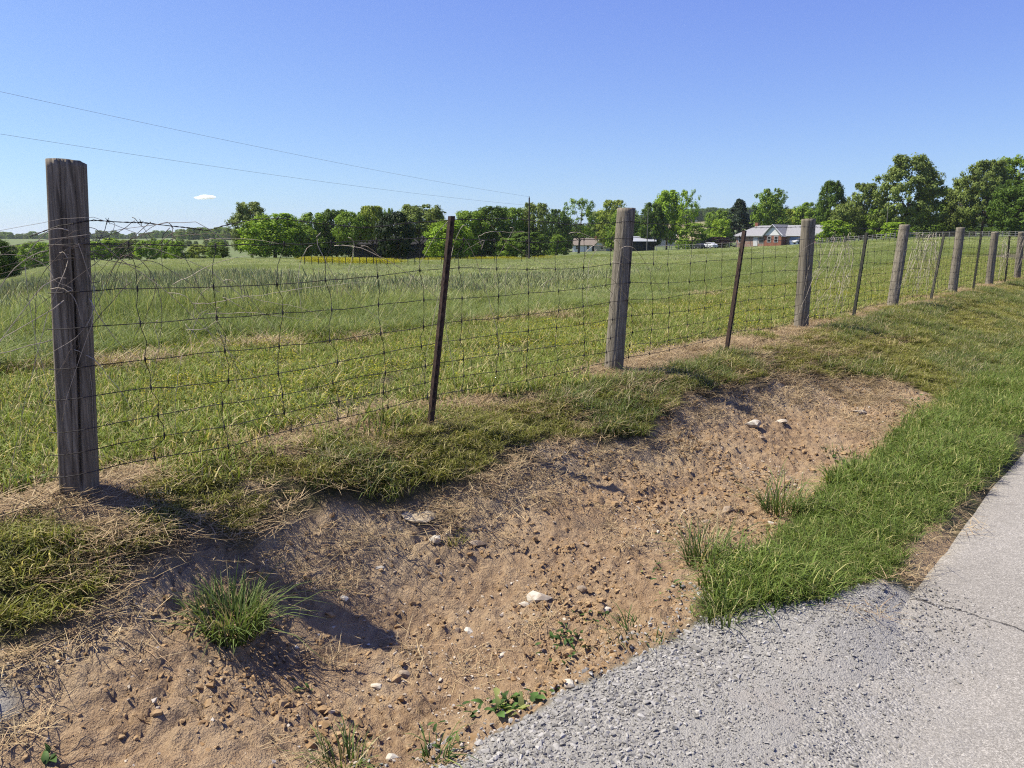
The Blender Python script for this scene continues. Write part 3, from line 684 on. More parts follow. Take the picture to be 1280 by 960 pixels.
weed(1105, 575, 12, .06, 'small weed next to the verge grass in the far ditch', spread=.06)
weed(815, 715, 12, .03, 'tiny sprouting weed above the seedlings', spread=.05)
weed(66, 952, 4, .05, 'single leaf sprout in the bottom left corner')
weed(35, 605, 7, .07, 'dark leafy weed left of the foot of the end post')
weed(760, 458, 14, .06, 'bright leafy weed at the foot of the second post', spread=.06)

# ------------------------------------------------------------------ fence posts
def wood_mat(name, dark, mid, pale, sc_=1.0):
    k = NM(name); o = k.obj(); g1 = k.noise(k.mapv(o, 55 * sc_, 55 * sc_, 2.2), 1, 6, .65, .6); g2 = k.noise(k.mapv(o, 190, 190, 5), 1, 3, .6)
    b1 = k.noise(k.mapv(o, 6, 6, 2.5), 1, 4, .6)
    c = k.ramp(g1, [(.30, dark), (.5, mid), (.72, pale)]); c = k.mix(k.math('MULTIPLY', k.rampf(g2, .5, .7), .4), c, dark)
    c = k.mix(k.math('MULTIPLY', k.rampf(b1, .45, .7), .55), c, tuple(x * .6 for x in mid))
    return k.done(c, .9, k.bump(k.math('ADD', g1, k.math('MULTIPLY', g2, .5)), .006, 1.0))
M_oldwood = wood_mat('old_dark_wood', (.05, .042, .030), (.24, .20, .145), (.48, .42, .32))
M_wood = wood_mat('weathered_wood', (.09, .078, .056), (.27, .235, .175), (.46, .405, .315))
def post_mesh(name, sect, h, lean_u, cracks, seed, nseg=56, rows=46, tilt=0.0):
    """sect(theta)->radius; a leaning post with grooves; lean along the fence"""
    th = np.arange(nseg) * 2 * np.pi / nseg; z = np.concatenate([[-.25], np.linspace(-.02, h, rows)])
    TH, ZZ = np.meshgrid(th, z)
    r = sect(TH) * (1 - .05 * np.clip(ZZ / h, 0, 1)) * (1 + .05 * fbm(TH * 1.6 + 30, ZZ * 1.5, 3, seed)) * (1 + .035 * (vnoise(TH * 9, ZZ * 1.3, seed + 3) - .5))
    for (t0, wdt, dep, z0, z1) in cracks:
        dt = (TH - t0 - .06 * np.sin(ZZ * 5 + t0) + np.pi) % (2 * np.pi) - np.pi
        r = r - dep * np.exp(-(dt / wdt) ** 2) * sm(z0, z0 + .08, ZZ) * (1 - sm(z1 - .08, z1 + .01, ZZ)) * (1 - .6 * sm(h - .06, h, ZZ))
    zz = ZZ + tilt * r * np.cos(TH - 2.6) * (ZZ > h - .001) + .005 * (vnoise(TH * 3, ZZ, seed + 5) - .5) * (ZZ > h - .001)
    cx, sx_ = r * np.cos(TH), r * np.sin(TH)
    V = np.stack([cx * DU[0] + sx_ * DV[0] + lean_u * ZZ / h * DU[0], cx * DU[1] + sx_ * DV[1] + lean_u * ZZ / h * DU[1], zz], -1)
    n = len(z); V = V.reshape(-1, 3); i = np.arange(n - 1)[:, None] * nseg; j = np.arange(nseg)[None]; jn = (j + 1) % nseg
    Q = np.stack([i + j, i + nseg + j, i + nseg + jn, i + jn], -1).reshape(-1, 4)
    tp = V[(n - 1) * nseg:]; cen = tp.mean(0); inner = cen + (tp - cen) * .5 + np.array([0, 0, .002])
    V = np.vstack([V, inner, cen[None] + [[0, 0, .003]]]); b0 = (n - 1) * nseg; b1 = n * nseg
    Q = np.vstack([Q, np.stack([b0 + j[0], b1 + j[0], b1 + jn[0], b0 + jn[0]], -1)])
    T = np.stack([b1 + j[0], np.full(nseg, b1 + nseg), b1 + jn[0]], -1)
    return mesh_np(name, V, [Q, T], True)
def sq(hw, hd, pw=5.):
    return lambda t: 1 / ((np.abs(np.cos(t)) / hw) ** pw + (np.abs(np.sin(t)) / hd) ** pw) ** (1 / pw)
def proj_px(x, y, z):
    c_, s_ = math.cos(PITCH), math.sin(PITCH); return 640 + F * x / (y * c_ - (z - EYE) * s_)
def u_of(px, py, v=0.0):
    """where along the fence line a foot seen at column px stands"""
    lo, hi = -1.0, 40.0
    for _ in range(50):
        m_ = (lo + hi) / 2; x, y = xy(m_, v)
        if proj_px(float(x), float(y), .55) < px: lo = m_
        else: hi = m_
    return m_
def lean_of(u0, h, px, v=0.0):
    lo, hi = -.4, .6
    for _ in range(40):
        m_ = (lo + hi) / 2; x, y = xy(u0 + m_, v)
        if proj_px(float(x), float(y), .55 + h) < px: lo = m_
        else: hi = m_
    return m_
POSTS = [  # base px,py, height, lean along fence, radius, label
    (100, 612, 1.29, 83, None, 'thick dark weathered end post at the left, split down its face'),
    (767, 466, 1.235, 783, .074, 'grey round fence post in the middle, tallest after the dark end post'),
    (1001, 407, 1.24, 1011, .080, 'grey round fence post standing in front of the brick house'),
    (1115, 386, 1.225, 1131, .078, 'leaning round fence post beside the bright bush, fourth from the end post'),
    (1190, 369, 1.235, 1201, .080, 'round fence post fifth along from the dark end post'),
    (1236, 358, 1.17, 1244, .078, 'round fence post sixth along, second from the right edge'),
    (1271, 350, 1.19, 1277, .078, 'farthest round fence post at the right edge of the view'),
]
post_u = []
for i, (px, py, h, ln, rad, lab) in enumerate(POSTS):
    u0 = u_of(px, py); ln = lean_of(u0, h, ln); post_u.append(u0); x, y = xy(u0, 0); z = float(ground(np.array([x]), np.array([y]))[0])
    if rad is None:
        # the squared end post stands turned so its broad face looks at the road
        s0 = sq(.064, .056, 7.)
        me1 = post_mesh('fence_post', lambda t: s0(t - .62), h, ln, [(1.72, .085, .034, .0, 1.0), (1.02, .04, .010, .2, 1.28), (2.3, .05, .010, .0, 1.29), (2.0, .035, .008, .5, 1.3), (1.4, .03, .007, .7, 1.3)], 200, 120, 60, .10)
        m = M_oldwood
    else:
        me1 = post_mesh('fence_post', lambda t: rad + 0 * t, h, ln, [(1.5 + .3 * math.sin(i * 3), .07, .016, .35, 1.3), (2.6, .05, .010, -.1, .9), (.9, .05, .008, .1, 1.2)], 200 + i * 7, 64 if i < 3 else 32, 46, .05)
        m = M_wood
    o = link('fence_post', me1, m, None, (x, y, z)); tag(o, lab, 'fence post', 'wooden fence posts')
# one more post beyond the right edge carries the end of the wires
u_end = post_u[-1] + 4.0
x, y = xy(u_end, 0)
o = link('fence_post', o.data, None, None, (x, y, float(ground(np.array([x]), np.array([y]))[0]))); tag(o, 'round fence post beyond the right edge where the wires end', 'fence post', 'wooden fence posts')

# steel T-posts
def rust_mat(name, a_, b_):
    k = NM(name); o_ = k.obj(); n_ = k.noise(o_, 22, 6, .7); n2_ = k.noise(o_, 120, 3)
    c_ = k.ramp(n_, [(.35, a_), (.65, b_)]); c_ = k.mix(k.math('MULTIPLY', k.rampf(n2_, .5, .7), .5), c_, tuple(x_ * .5 for x_ in a_))
    return k.done(c_, .75, k.bump(n2_, .002, .6), .25)
M_rust = rust_mat('rusty_steel', (.04, .028, .022), (.115, .07, .05)); M_gsteel = rust_mat('dull_green_steel', (.03, .035, .028), (.085, .08, .06))
TP = [(536, 531, 1.16, 563, 0, 'rusty brown steel T-post between the end post and the second post'),
      (907, 441, 1.11, 930, 0, 'steel T-post in front of the left side of the brick house'),
      (1066, 397, 1.10, 1083, 1, 'steel T-post right of the third round post'),
      (1163, 374, 1.10, 1180, 1, 'leaning steel T-post wrapped in dead vine before the fifth post'),
      (1216, 361, 1.10, 1226, 1, 'thin steel T-post between the fifth and sixth round posts'),
      (1256, 354, 1.10, 1262, 1, 'thin steel T-post between the last two round posts')]
tp_u = []
for (px, py, h, ln, mt, lab) in TP:
    tp_u.append(0); vb = [.20, .20, .115, .115, .115, .115][len(tp_u) - 1]; u0 = u_of(px, py, vb); ln = lean_of(u0, h, ln, vb); tp_u[-1] = u0; vb = [.20, .20, .115, .115, .115, .115][len(tp_u) - 1]; x, y = xy(u0, vb); z = float(ground(np.array([x]), np.array([y]))[0])
    e = empty('steel_post', (x, y, z)); tag(e, lab, 'fence post', 'steel fence posts')
    def bar(mb, c0, c1, w0, w1, z0, z1):
        # a rectangular bar following the lean, in fence coordinates (along, across)
        Vb = []
        for zz in (z0, z1):
            for (su, sv_) in ((-1, -1), (1, -1), (1, 1), (-1, 1)):
                a_ = c0 + su * w0 + ln * zz / h; b_ = c1 + sv_ * w1 ; Vb.append((a_ * DU[0] + b_ * DV[0], a_ * DU[1] + b_ * DV[1], zz))
        mb.add(Vb, [(0, 1, 2, 3), (7, 6, 5, 4), (4, 5, 1, 0), (5, 6, 2, 1), (6, 7, 3, 2), (7, 4, 0, 3)])
    mb = MB(); bar(mb, 0, .018, .0165, .0025, -.3, h); bar(mb, 0, -.0005, .003, .0155, -.3, h)
    mb.build('flange', M_gsteel if mt else M_rust, e)
    mb = MB()
    for q in range(20):
        zz = .12 + q * .052
        if zz < h - .03: bar(mb, 0, .0235, .005, .0028, zz, zz + .022)
    tag(mb.build('stud_strip', M_gsteel if mt else M_rust, e), kind='stuff')

# ------------------------------------------------------------------ woven wire, one thing: 8 line wires, barbed wire, stays
k = NM('galvanized_wire'); o_ = k.obj(); n_ = k.noise(o_, 9, 4)
M_wire = k.done(k.ramp(n_, [(.35, (.03, .025, .02)), (.65, (.09, .085, .08))]), .6, None, .4)
x, y = xy(0, 0)
wf = empty('wire_fence', (x, y, .55)); tag(wf, 'rusty woven wire fence with one barbed strand strung along the posts', 'wire fence')
WZ = [.125, .214, .315, .43, .557, .696, .849, 1.027]
VW = .082
def gz(u): X_, Y_ = xy(u, np.full_like(u, VW)); return ground(X_, Y_, False)
def gsm(u):
    kk = np.linspace(-1.5, 1.5, 9); return np.mean([gz(np.clip(u + q, -.2, 99)) for q in kk], 0)
def wpt(u, v, z): X_, Y_ = xy(u, v); return np.stack([X_ - xy(0, 0)[0], Y_ - xy(0, 0)[1], z - .55], -1)
us = np.concatenate([np.arange(.08, 9, .06), np.arange(9, u_end, .15)])
def zwire(u, zi):
    return gsm(u) + zi + .016 * np.sin(np.pi * ((u % 2.0) / 2.0)) * -1 + .045 * fbm(u * 1.3, u * 0 + zi * 7, 2, 91) + .010 * fbm(u * 9, u * 0 + zi * 5, 2, 92)
def vwire(u, zi): return VW + .03 * fbm(u * .8, u * 0 + zi * 3, 2, 93) * sm(.3, 1.2, u)
for zi in WZ:
    z = zwire(us, zi); P_ = wpt(us, vwire(us, zi), z)
    # wrap round the end post: across its face and round the left corner
    zz0 = z[0]; ang = [(-.125, .035), (-.115, .055), (-.09, .082), (-.04, .098), (.02, .100)]
    sh = zi / 1.29 * .12
    head = np.vstack([wpt(np.array([a_ + sh]), np.array([b_]), np.array([zz0 - .03 * (0.08 - a_)])) for a_, b_ in ang])
    P_[:2] = P_[:2]; P_ = P_[us > .1 + sh]
    mb = MB(); mb.tube(np.vstack([head, P_]), .0018 if zi not in (WZ[0], WZ[-1]) else .0021, 4)
    mb.build('line_wire', M_wire, wf, True)
# barbed wire: two twisted strands, sagging and kinked in the first bay, with barbs
ub = np.arange(-.1, u_end, .025); bz = np.interp(ub, [-.1, 0, .12, .3, .5, .58, .66, .8, .95, 1.15, 1.4, 2.0, 2.6, 3.2, 3.9, 5.5, 7.5, 30], [1.04, 1.08, 1.10, 1.095, 1.075, 1.065, 1.09, 1.115, 1.12, 1.10, 1.085, 1.13, 1.15, 1.12, 1.15, 1.12, 1.15, 1.13])
bz = bz + .01 * fbm(ub * 5, ub * 0, 2, 95); bgz = gsm(ub)
mb = MB()
for s in (0, math.pi):
    mb.tube(wpt(ub, VW + .004 + .0022 * np.cos(ub * 110 + s), bgz + bz + .0022 * np.sin(ub * 110 + s)), .0017, 3)
q = .05
while q < min(18, u_end):
    i = int((q + .1) / .025); i = min(i, len(ub) - 1); zc = bgz[i] + bz[i]
    for s in range(2):
        a1 = rng.random() * 3.14; dv, dz = math.cos(a1) * .014, math.sin(a1) * .014
        mb.tube(np.vstack([wpt(np.array([q - .006 + s * .012]), np.array([VW + .004 - dv]), np.array([zc - dz])), wpt(np.array([q + s * .004]), np.array([VW + .004]), np.array([zc])), wpt(np.array([q + .008 - s * .012]), np.array([VW + .004 + dv]), np.array([zc + dz]))]), [.0008, .002, .0008], 3)
    q += .125
mb.build('barbed_wire', M_wire, wf, True)
# stay wires, each its own part, thickened at the knots
u = .30; ns = 0
zk = np.concatenate([[0], WZ])
while u < u_end - .1 and ns < 110:
    if min(abs(u - p_) for p_ in post_u) > .07 or ns < 1:
        ph = rng.normal(0, .020, len(WZ)); pts = []; rad = []
        ln = rng.normal(0, .025)
        for i, zi in enumerate(WZ):
            uu = u + ph[i] * .8 + ln * zi
            zz = float(zwire(np.array([uu]), zi)[0]); vv = float(vwire(np.array([uu]), zi)[0])
            if ns in (2, 3) and i == len(WZ) - 1: uu += .05; 
            for dz_, r_ in ((-.014, .0016), (-.006, .0044), (.006, .0044), (.014, .0016)):
                pts.append((uu, vv, zz + dz_)); rad.append(r_)
            if i < len(WZ) - 1:
                zn = float(zwire(np.array([uu]), WZ[i + 1])[0]); pts.append((uu + rng.normal(0, .006), vv + rng.normal(0, .004), (zz + zn) / 2)); rad.append(.0016)
        pts = np.array(pts); mb = MB(); mb.tube(wpt(pts[:, 0], pts[:, 1], pts[:, 2]), rad, 4)
        mb.build('stay_wire', M_wire, wf, True)
    u += .305; ns += 1
# ------------------------------------------------------------------ dead vines caught in the wires
M_vine = plain('dead_vine', (.58, .50, .39), .8, .35, 14)
M_vine2 = plain('dead_vine_dark', (.22, .18, .14), .8, .35, 14)
def vine(u0, u1, z0, z1, n, label, seed, rad=.0013, mat=None, hang=.25):
    rg = np.random.default_rng(seed); x, y = xy(u0, VW); gzz = float(gsm(np.array([u0]))[0])
    mb = MB()
    for i in range(n):
        uu = u0 + (u1 - u0) * rg.random(); zz = z0 + (z1 - z0) * rg.random() ** .7; vv = VW + rg.normal(0, .02)
        du = rg.normal(0, .018); dv = rg.normal(0, .006); dz = rg.normal(.0, .014) ; P_ = []
        L = int(9 + rg.random() * 12); cu = rg.normal(0, .004); cz = -abs(rg.normal(.004, .002)) * hang * 4
        for s in range(L):
            P_.append((uu, vv, zz)); dz = dz if zz < 1.1 else min(dz, -.004); uu += du; vv += dv; zz += dz; du += cu + rg.normal(0, .004); dz += cz + rg.normal(0, .004); dv += rg.normal(0, .003)
            dv *= .9
            if abs(vv - VW) > .08: dv = -dv
            if zz < .05: break
        if len(P_) < 4: continue
        P_ = np.array(P_); X_, Y_ = xy(P_[:, 0], P_[:, 1]); mb.tube(np.stack([X_ - x, Y_ - y, P_[:, 2]], -1), np.linspace(rad * 1.3, rad * .5, len(P_)), 3)
    o = mb.build('dead_vine', mat or M_vine, None, True, (x, y, gzz)); tag(o, label, 'dead vine', 'dead vines on the fence')
vine(-.06, .12, .6, 1.08, 15, 'pale dead vine wound round the dark end post', 1, .0016)
vine(.05, .45, .85, 1.12, 26, 'tangle of dark dead vine over the wires right of the end post', 2, .0014, M_vine2)
vine(.3, .75, .5, 1.05, 18, 'loose pale vine stems across the second and third stay wires', 3, .0013)
vine(1.0, 1.4, .85, 1.08, 5, 'few grey vine stems on the top wire left of the rusty T-post', 4, .0018)
vine(2.0, 2.7, .75, 1.15, 10, 'thin pale vine right of the rusty T-post', 5, .0016)
vine(3.0, 3.8, .7, 1.12, 9, 'pale vine stems left of the middle round post', 6, .0018)
vine(post_u[2] + .1, post_u[2] + 1.3, .25, 1.1, 55, 'white straggling dead vine right of the third round post', 7, .0022)
vine(tp_u[3] - 1.3, tp_u[3] + .2, .45, 1.12, 85, 'dense white dead vine on the leaning T-post', 8, .0026)
vine(post_u[5] + .3, post_u[5] + 1.6, .5, 1.1, 45, 'far white dead vine beside the sixth round post', 9, .0026)
vine(post_u[6] - .6, post_u[6] + .5, .8, 1.1, 30, 'far pale vine by the last round post', 10, .0026)

# ------------------------------------------------------------------ trees
def leaves(cent, crad, per, size, rg, outward):
    n = len(cent) * per; c = np.repeat(cent, per, 0); cr = np.repeat(crad, per)
    dirs = rg.normal(0, 1, (n, 3)); dirs /= np.linalg.norm(dirs, axis=1)[:, None]
    p = c + dirs * (cr * rg.random(n) ** .45)[:, None] * np.array([1, 1, .8])
    nr = dirs + .5 * np.repeat(outward, per, 0) + np.array([0, 0, .5]) + rg.normal(0, .45, (n, 3)); nr /= np.linalg.norm(nr, axis=1)[:, None]
    a = np.cross(nr, rg.normal(0, 1, (n, 3))); a /= np.linalg.norm(a, axis=1)[:, None]; b = np.cross(nr, a)
    s = size * (.6 + .8 * rg.random(n))[:, None]
    V = np.stack([p - a * s, p - b * s * .62, p + a * s, p + b * s * .62], 1).reshape(-1, 3)
    Q = np.arange(n * 4).reshape(-1, 4)
    rc = np.repeat(rg.random(len(cent)), per) * .6 + .4 * rg.random(n)
    col = np.stack([np.repeat(.3 + .7 * rg.random(n), 4), np.repeat(rc, 4), np.zeros(n * 4)], -1)
    return V, Q, col
def crown_mesh(kind, seed):
    """a unit crown: base at z 0, top at 1, width 1"""
    rg = np.random.default_rng(seed); K = {'low': 180, 'high': 170, 'tall': 190, 'airy': 95, 'column': 210, 'conifer': 190, 'bush': 90, 'big': 300}[kind]
    hb = {'low': .03, 'high': .34, 'tall': .09, 'airy': .28, 'column': .07, 'conifer': .05, 'bush': .0, 'big': .09}[kind]
    h = hb + .06 + (1 - hb - .1) * rg.random(K)
    q = (h - hb) / (1 - hb)
    if kind in ('low', 'high'): env = np.sqrt(np.clip(1 - ((q - .38) / .64) ** 2, 0, 1))
    elif kind in ('tall', 'airy', 'big'): env = np.sqrt(np.clip(1 - ((q - .5) / .56) ** 2, 0, 1)) * (1 - .25 * q)
    elif kind == 'column': env = np.clip(1 - np.abs((q - .45) / .56) ** 3.2, 0, 1)
    elif kind == 'conifer': env = (1 - q) ** .75 * np.minimum(1, q * 8 + .6)
    else: env = np.sqrt(np.clip(1 - ((q - .2) / .84) ** 2, 0, 1))
    th = rg.random(K) * 2 * np.pi; lob = 1 + (.34 if kind in ('tall', 'airy', 'big') else .16) * np.sin(th * 2 + seed + q * 5) * np.sin(q * 7 + seed) + .1 * rg.normal(0, 1, K)
    rr = .5 * env * lob * (.35 + .65 * rg.random(K) ** .5) * .9
    cent = np.stack([rr * np.cos(th), rr * np.sin(th), h], -1)
    crad = {'low': .097, 'high': .092, 'tall': .082, 'airy': .062, 'column': .07, 'conifer': .07, 'bush': .13, 'big': .058}[kind] * (.7 + .7 * rg.random(K))
    crad = np.minimum(crad, np.maximum(.03, 1.0 - cent[:, 2]))
    out = cent - np.array([0, 0, .5]); out /= np.linalg.norm(out, axis=1)[:, None] + 1e-6
    per = {'low': 44, 'high': 44, 'tall': 40, 'airy': 34, 'column': 44, 'conifer': 40, 'bush': 50, 'big': 40}[kind]
    size = {'low': .026, 'high': .026, 'tall': .024, 'airy': .018, 'column': .024, 'conifer': .024, 'bush': .034, 'big': .0185}[kind]
    per = int(per * 1.6); size *= .8
    V, Q, col = leaves(cent, crad, per, size, rg, out)
    me = mesh_np('crown', V, [Q]); vcol(me, 'Col', col)
    mb = MB()
    lean = rg.normal(0, .02, 2); z = np.array([-.03, .05, .2, .45, .7, .85])
    mb.tube(np.stack([lean[0] * z * 2, lean[1] * z * 2, z], -1), np.array([.032, .026, .022, .016, .009, .004]) * (1.2 if kind in ('low', 'column') else 1), 7)
    far = np.argsort(-rr)[:14]
    for c in far:
        if cent[c, 2] < .25: continue
        z0 = max(.12, cent[c, 2] * .55); b0 = np.array([lean[0] * z0 * 2, lean[1] * z0 * 2, z0]); mid = (b0 + cent[c]) / 2 + np.array([0, 0, .02])
        mb.tube(np.stack([b0, mid, cent[c]]), [.008, .005, .002], 5)
    return me, mb.mesh('trunk', True)
LM = {
    'deep': leafy('leaf_deep', (0.064, 0.118, 0.018), (0.136, 0.224, 0.033), (0.138, 0.214, 0.033), .15, .34, .08),
    'mid': leafy('leaf_mid', (0.123, 0.226, 0.023), (0.272, 0.418, 0.047), (0.301, 0.405, 0.047), .2, .34, .08),
    'bright': leafy('leaf_bright', (0.164, 0.297, 0.023), (0.354, 0.536, 0.047), (0.462, 0.596, 0.058), .2, .34, .08),
    'grey': leafy('leaf_grey', (0.136, 0.197, 0.044), (0.284, 0.364, 0.088), (0.295, 0.356, 0.100), .2, .34, .08),
    'lime': leafy('leaf_lime', (0.212, 0.283, 0.040), (0.403, 0.502, 0.073), (0.474, 0.523, 0.091), .2, .34, .08),
    'crimson': leafy('leaf_crimson', (.025, .012, .014), (.05, .022, .025), (.04, .03, .02), .1, .15),
    'lone': leafy('leaf_lone', (0.019, 0.038, 0.010), (0.034, 0.065, 0.016), (0.046, 0.074, 0.018), .1, .15),
    'conif': leafy('leaf_conifer', (.018, .036, .016), (.036, .065, .028), (.03, .05, .02), .1, .1),
}
M_bark = plain('bark', (.10, .08, .06), .95, .4, 6)
CR = {}
for i, kd in enumerate(('low', 'tall', 'airy', 'column', 'conifer', 'bush', 'big', 'high')):
    CR[kd] = [crown_mesh(kd, 400 + i * 10 + s) for s in range({'low': 4, 'tall': 4, 'bush': 3, 'big': 2, 'high': 2}.get(kd, 1))]
CUSE = {}
def tree(px, top, wpx, depth, kind, tone, label, cat=None, group=None, rz=None):
    if group == GG and tone != 'lone': wpx *= 1.1
    x, y, z = at_depth(px, depth); H = z_at(top, depth) - z; W = wpx / F * depth
    i = CUSE.get(kind, 0); CUSE[kind] = i + 1; cm, tm = CR[kind][i % len(CR[kind])]
    e = empty('shrub' if kind == 'bush' else ('conifer' if kind == 'conifer' else 'tree'), (x, y, z), rng.random() * 6.28 if rz is None else rz)
    tag(e, label, cat or ('bush' if kind == 'bush' else 'tree'), group)
    key = (kind, i % len(CR[kind]), tone)
    if key not in CUSE:
        m2 = cm.copy(); m2.materials.clear(); m2.materials.append(LM[tone]); CUSE[key] = m2
    c = link('crown', CUSE[key], None, e); c.scale = (W * 1.1, W * 1.1, H)
    t = link('trunk', tm, M_bark, e); t.scale = (max(W, H * .6),) * 2 + (H,)
HG = 'bushes of the left hedgerow'; GG = 'trees of the grove'; RG = 'trees behind the right fence'; MG = 'trees around the houses'
TREES = [
    (2, 298, 44, 62, 'low', 'deep', 'dark bushy tree cut by the left edge of the view', None, HG),
    (16, 318, 30, 66, 'bush', 'mid', 'green shrub at the right foot of the dark edge tree', None, HG),
    (30, 306, 30, 150, 'bush', 'grey', 'greyish hedge bush between the edge tree and the end post', None, HG),
    (50, 302, 32, 140, 'low', 'bright', 'rounded hedge tree just left of the end post', None, HG),
    (84, 300, 34, 150, 'low', 'bright', 'hedge tree behind the dark end post', None, HG),
    (128, 301, 26, 150, 'bush', 'bright', 'bright hedge bush just right of the end post', None, HG),
    (146, 297, 30, 155, 'low', 'bright', 'tallest hedge tree right of the end post', None, HG),
    (168, 299, 28, 158, 'low', 'grey', 'dull green hedge tree left of the first stay wire', None, HG),
    (190, 300, 28, 152, 'bush', 'bright', 'yellowish hedge bush behind the first stay wire', None, HG),
    (212, 299, 26, 160, 'low', 'bright', 'mid green hedge tree right of the first stay wire', None, HG),
    (228, 301, 24, 155, 'bush', 'bright', 'bright hedge bush left of the gap in the hedge', None, HG),
    (254, 305, 26, 158, 'bush', 'lime', 'pale lime hedge bush under the small cloud', None, HG),
    (278, 302, 26, 156, 'bush', 'mid', 'low hedge bush at the left foot of the tall grey tree', None, HG),
    (320, 253, 46, 152, 'tall', 'grey', 'tall grey green tree at the left end of the grove', None, GG),
    (348, 267, 66, 140, 'low', 'bright', 'broad bright round tree in front of the tall grey tree', None, GG),
    (376, 280, 44, 146, 'low', 'mid', 'low dark tree right of the broad bright tree', None, GG),
    (398, 266, 40, 158, 'low', 'mid', 'first tall tree of the grove right of the dip', None, GG),
    (424, 262, 40, 160, 'low', 'deep', 'dark double topped tree left of the barn', None, GG),
    (446, 265, 40, 141, 'high', 'mid', 'dark tree over the left end of the barn', None, GG),
    (468, 258, 34, 143, 'high', 'lime', 'pale lime tree rising behind the barn', None, GG),
    (497, 265, 45, 92, 'column', 'lone', 'lone dense oval tree standing out in the field', None, GG),
    (489, 261, 18, 172, 'tall', 'mid', 'small tree top peeping over the lone oval tree', None, GG),
    (527, 256, 56, 142, 'high', 'grey', 'big grey green tree right of the lone oval tree', None, GG),
    (548, 268, 30, 170, 'low', 'mid', 'tree behind the left shoulder of the bright round tree', None, GG),
    (563, 275, 54, 124, 'low', 'bright', 'bright round tree behind the rusty T-post', None, GG),
    (592, 264, 44, 141, 'high', 'mid', 'mid green tree right of the rusty T-post', None, GG),
    (616, 258, 46, 143, 'low', 'deep', 'dark tree over the right end of the barn', None, GG),
    (640, 260, 36, 165, 'low', 'mid', 'tree just left of the tall utility pole', None, GG),
    (668, 254, 44, 168, 'tall', 'grey', 'tall rounded tree behind the tall utility pole', None, GG),
    (633, 297, 28, 138, 'bush', 'mid', 'small round bush left of the pole base', None, GG),
    (660, 290, 46, 160, 'bush', 'deep', 'dark undergrowth bush behind the pole base', None, GG),
    (694, 293, 28, 190, 'bush', 'mid', 'rounded dark green bush left of the white cottage', None, MG),
    (696, 262, 34, 215, 'low', 'deep', 'dark leafy tree right of the tall utility pole', None, MG),
    (722, 249, 54, 235, 'airy', 'mid', 'open see-through tree above the white cottage', None, MG),
    (716, 280, 60, 285, 'low', 'deep', 'dark low tree directly behind the white cottage', None, MG),
    (748, 264, 40, 285, 'low', 'grey', 'grey green tree above the right end of the cottage', None, MG),
    (762, 251, 40, 260, 'tall', 'lime', 'yellowish tree left of the middle round post', None, MG),
    (778, 262, 44, 250, 'low', 'mid', 'leafy tree behind the middle round post', None, MG),
    (760, 284, 36, 290, 'low', 'deep', 'dark low tree right of the white cottage', None, MG),
    (811, 254, 34, 210, 'column', 'deep', 'dense dark oval tree right of the middle round post', None, MG),
    (830, 239, 46, 222, 'tall', 'bright', 'bright tall tree with the left of two crowns', None, MG),
    (855, 238, 36, 216, 'airy', 'bright', 'bright forked tree with the right of two crowns', None, MG),
    (861, 279, 36, 200, 'bush', 'mid', 'round bush below the bright forked tree', None, MG),
    (893, 264, 40, 285, 'low', 'mid', 'sloping tree left of the dark conifer', None, MG),
    (917, 250, 48, 232, 'conifer', 'conif', 'dark conical tree left of the brick house', 'conifer', MG),
    (897, 274, 28, 222, 'low', 'bright', 'small bright tree at the left foot of the dark conical tree', None, MG),
    (893, 296, 34, 200, 'bush', 'crimson', 'dark crimson bush left of the brick house', None, MG),
    (954, 238, 44, 250, 'tall', 'mid', 'tall open tree rising behind the brick house ridge', None, MG),
    (980, 262, 50, 260, 'low', 'lime', 'light green tree mass behind the brick house roof', None, MG),
    (1006, 254, 44, 255, 'low', 'mid', 'tree mass behind the third round post', None, MG),
    (1029, 228, 38, 195, 'tall', 'deep', 'dark tall tree right of the third round post', None, RG),
    (1048, 256, 38, 188, 'low', 'grey', 'grey green tree before the dark tall tree', None, RG),
    (1068, 231, 44, 190, 'tall', 'grey', 'upright tree left of the tallest tree', None, RG),
    (1090, 262, 40, 185, 'low', 'mid', 'lower leafy tree between upright and tallest tree', None, RG),
    (1122, 197, 84, 180, 'big', 'grey', 'tallest tree of the right group, wide and open', None, RG),
    (1158, 236, 52, 192, 'low', 'deep', 'dark tree right of the tallest tree', None, RG),
    (1086, 285, 70, 200, 'bush', 'deep', 'dark undergrowth left under the tallest tree', 'bush', RG),
    (1150, 284, 70, 200, 'bush', 'deep', 'dark undergrowth right under the tallest tree', 'bush', RG),
    (1110, 278, 34, 150, 'bush', 'bright', 'bright rounded bush left of the fourth round post', None, RG),
    (1034, 276, 40, 165, 'bush', 'bright', 'bright bush right of the third round post', None, RG),
    (1146, 291, 22, 150, 'bush', 'deep', 'small dark bush right of the fourth round post', None, RG),
    (1190, 222, 42, 185, 'tall', 'grey', 'slim grey tree left of the far right group', None, RG),
    (1216, 204, 62, 180, 'big', 'grey', 'wide grey green tree of the far right group', None, RG),
    (1254, 198, 80, 186, 'big', 'mid', 'highest broad tree at the far right', None, RG),
    (1258, 226, 66, 158, 'low', 'deep', 'dark spreading tree before the highest far right tree', None, RG),
    (1292, 206, 66, 175, 'big', 'grey', 'pale tree cut by the right edge of the view', None, RG),
    (1206, 284, 60, 198, 'bush', 'deep', 'dark undergrowth between the fifth and sixth posts', 'bush', RG),
]
for t in TREES: tree(*t)
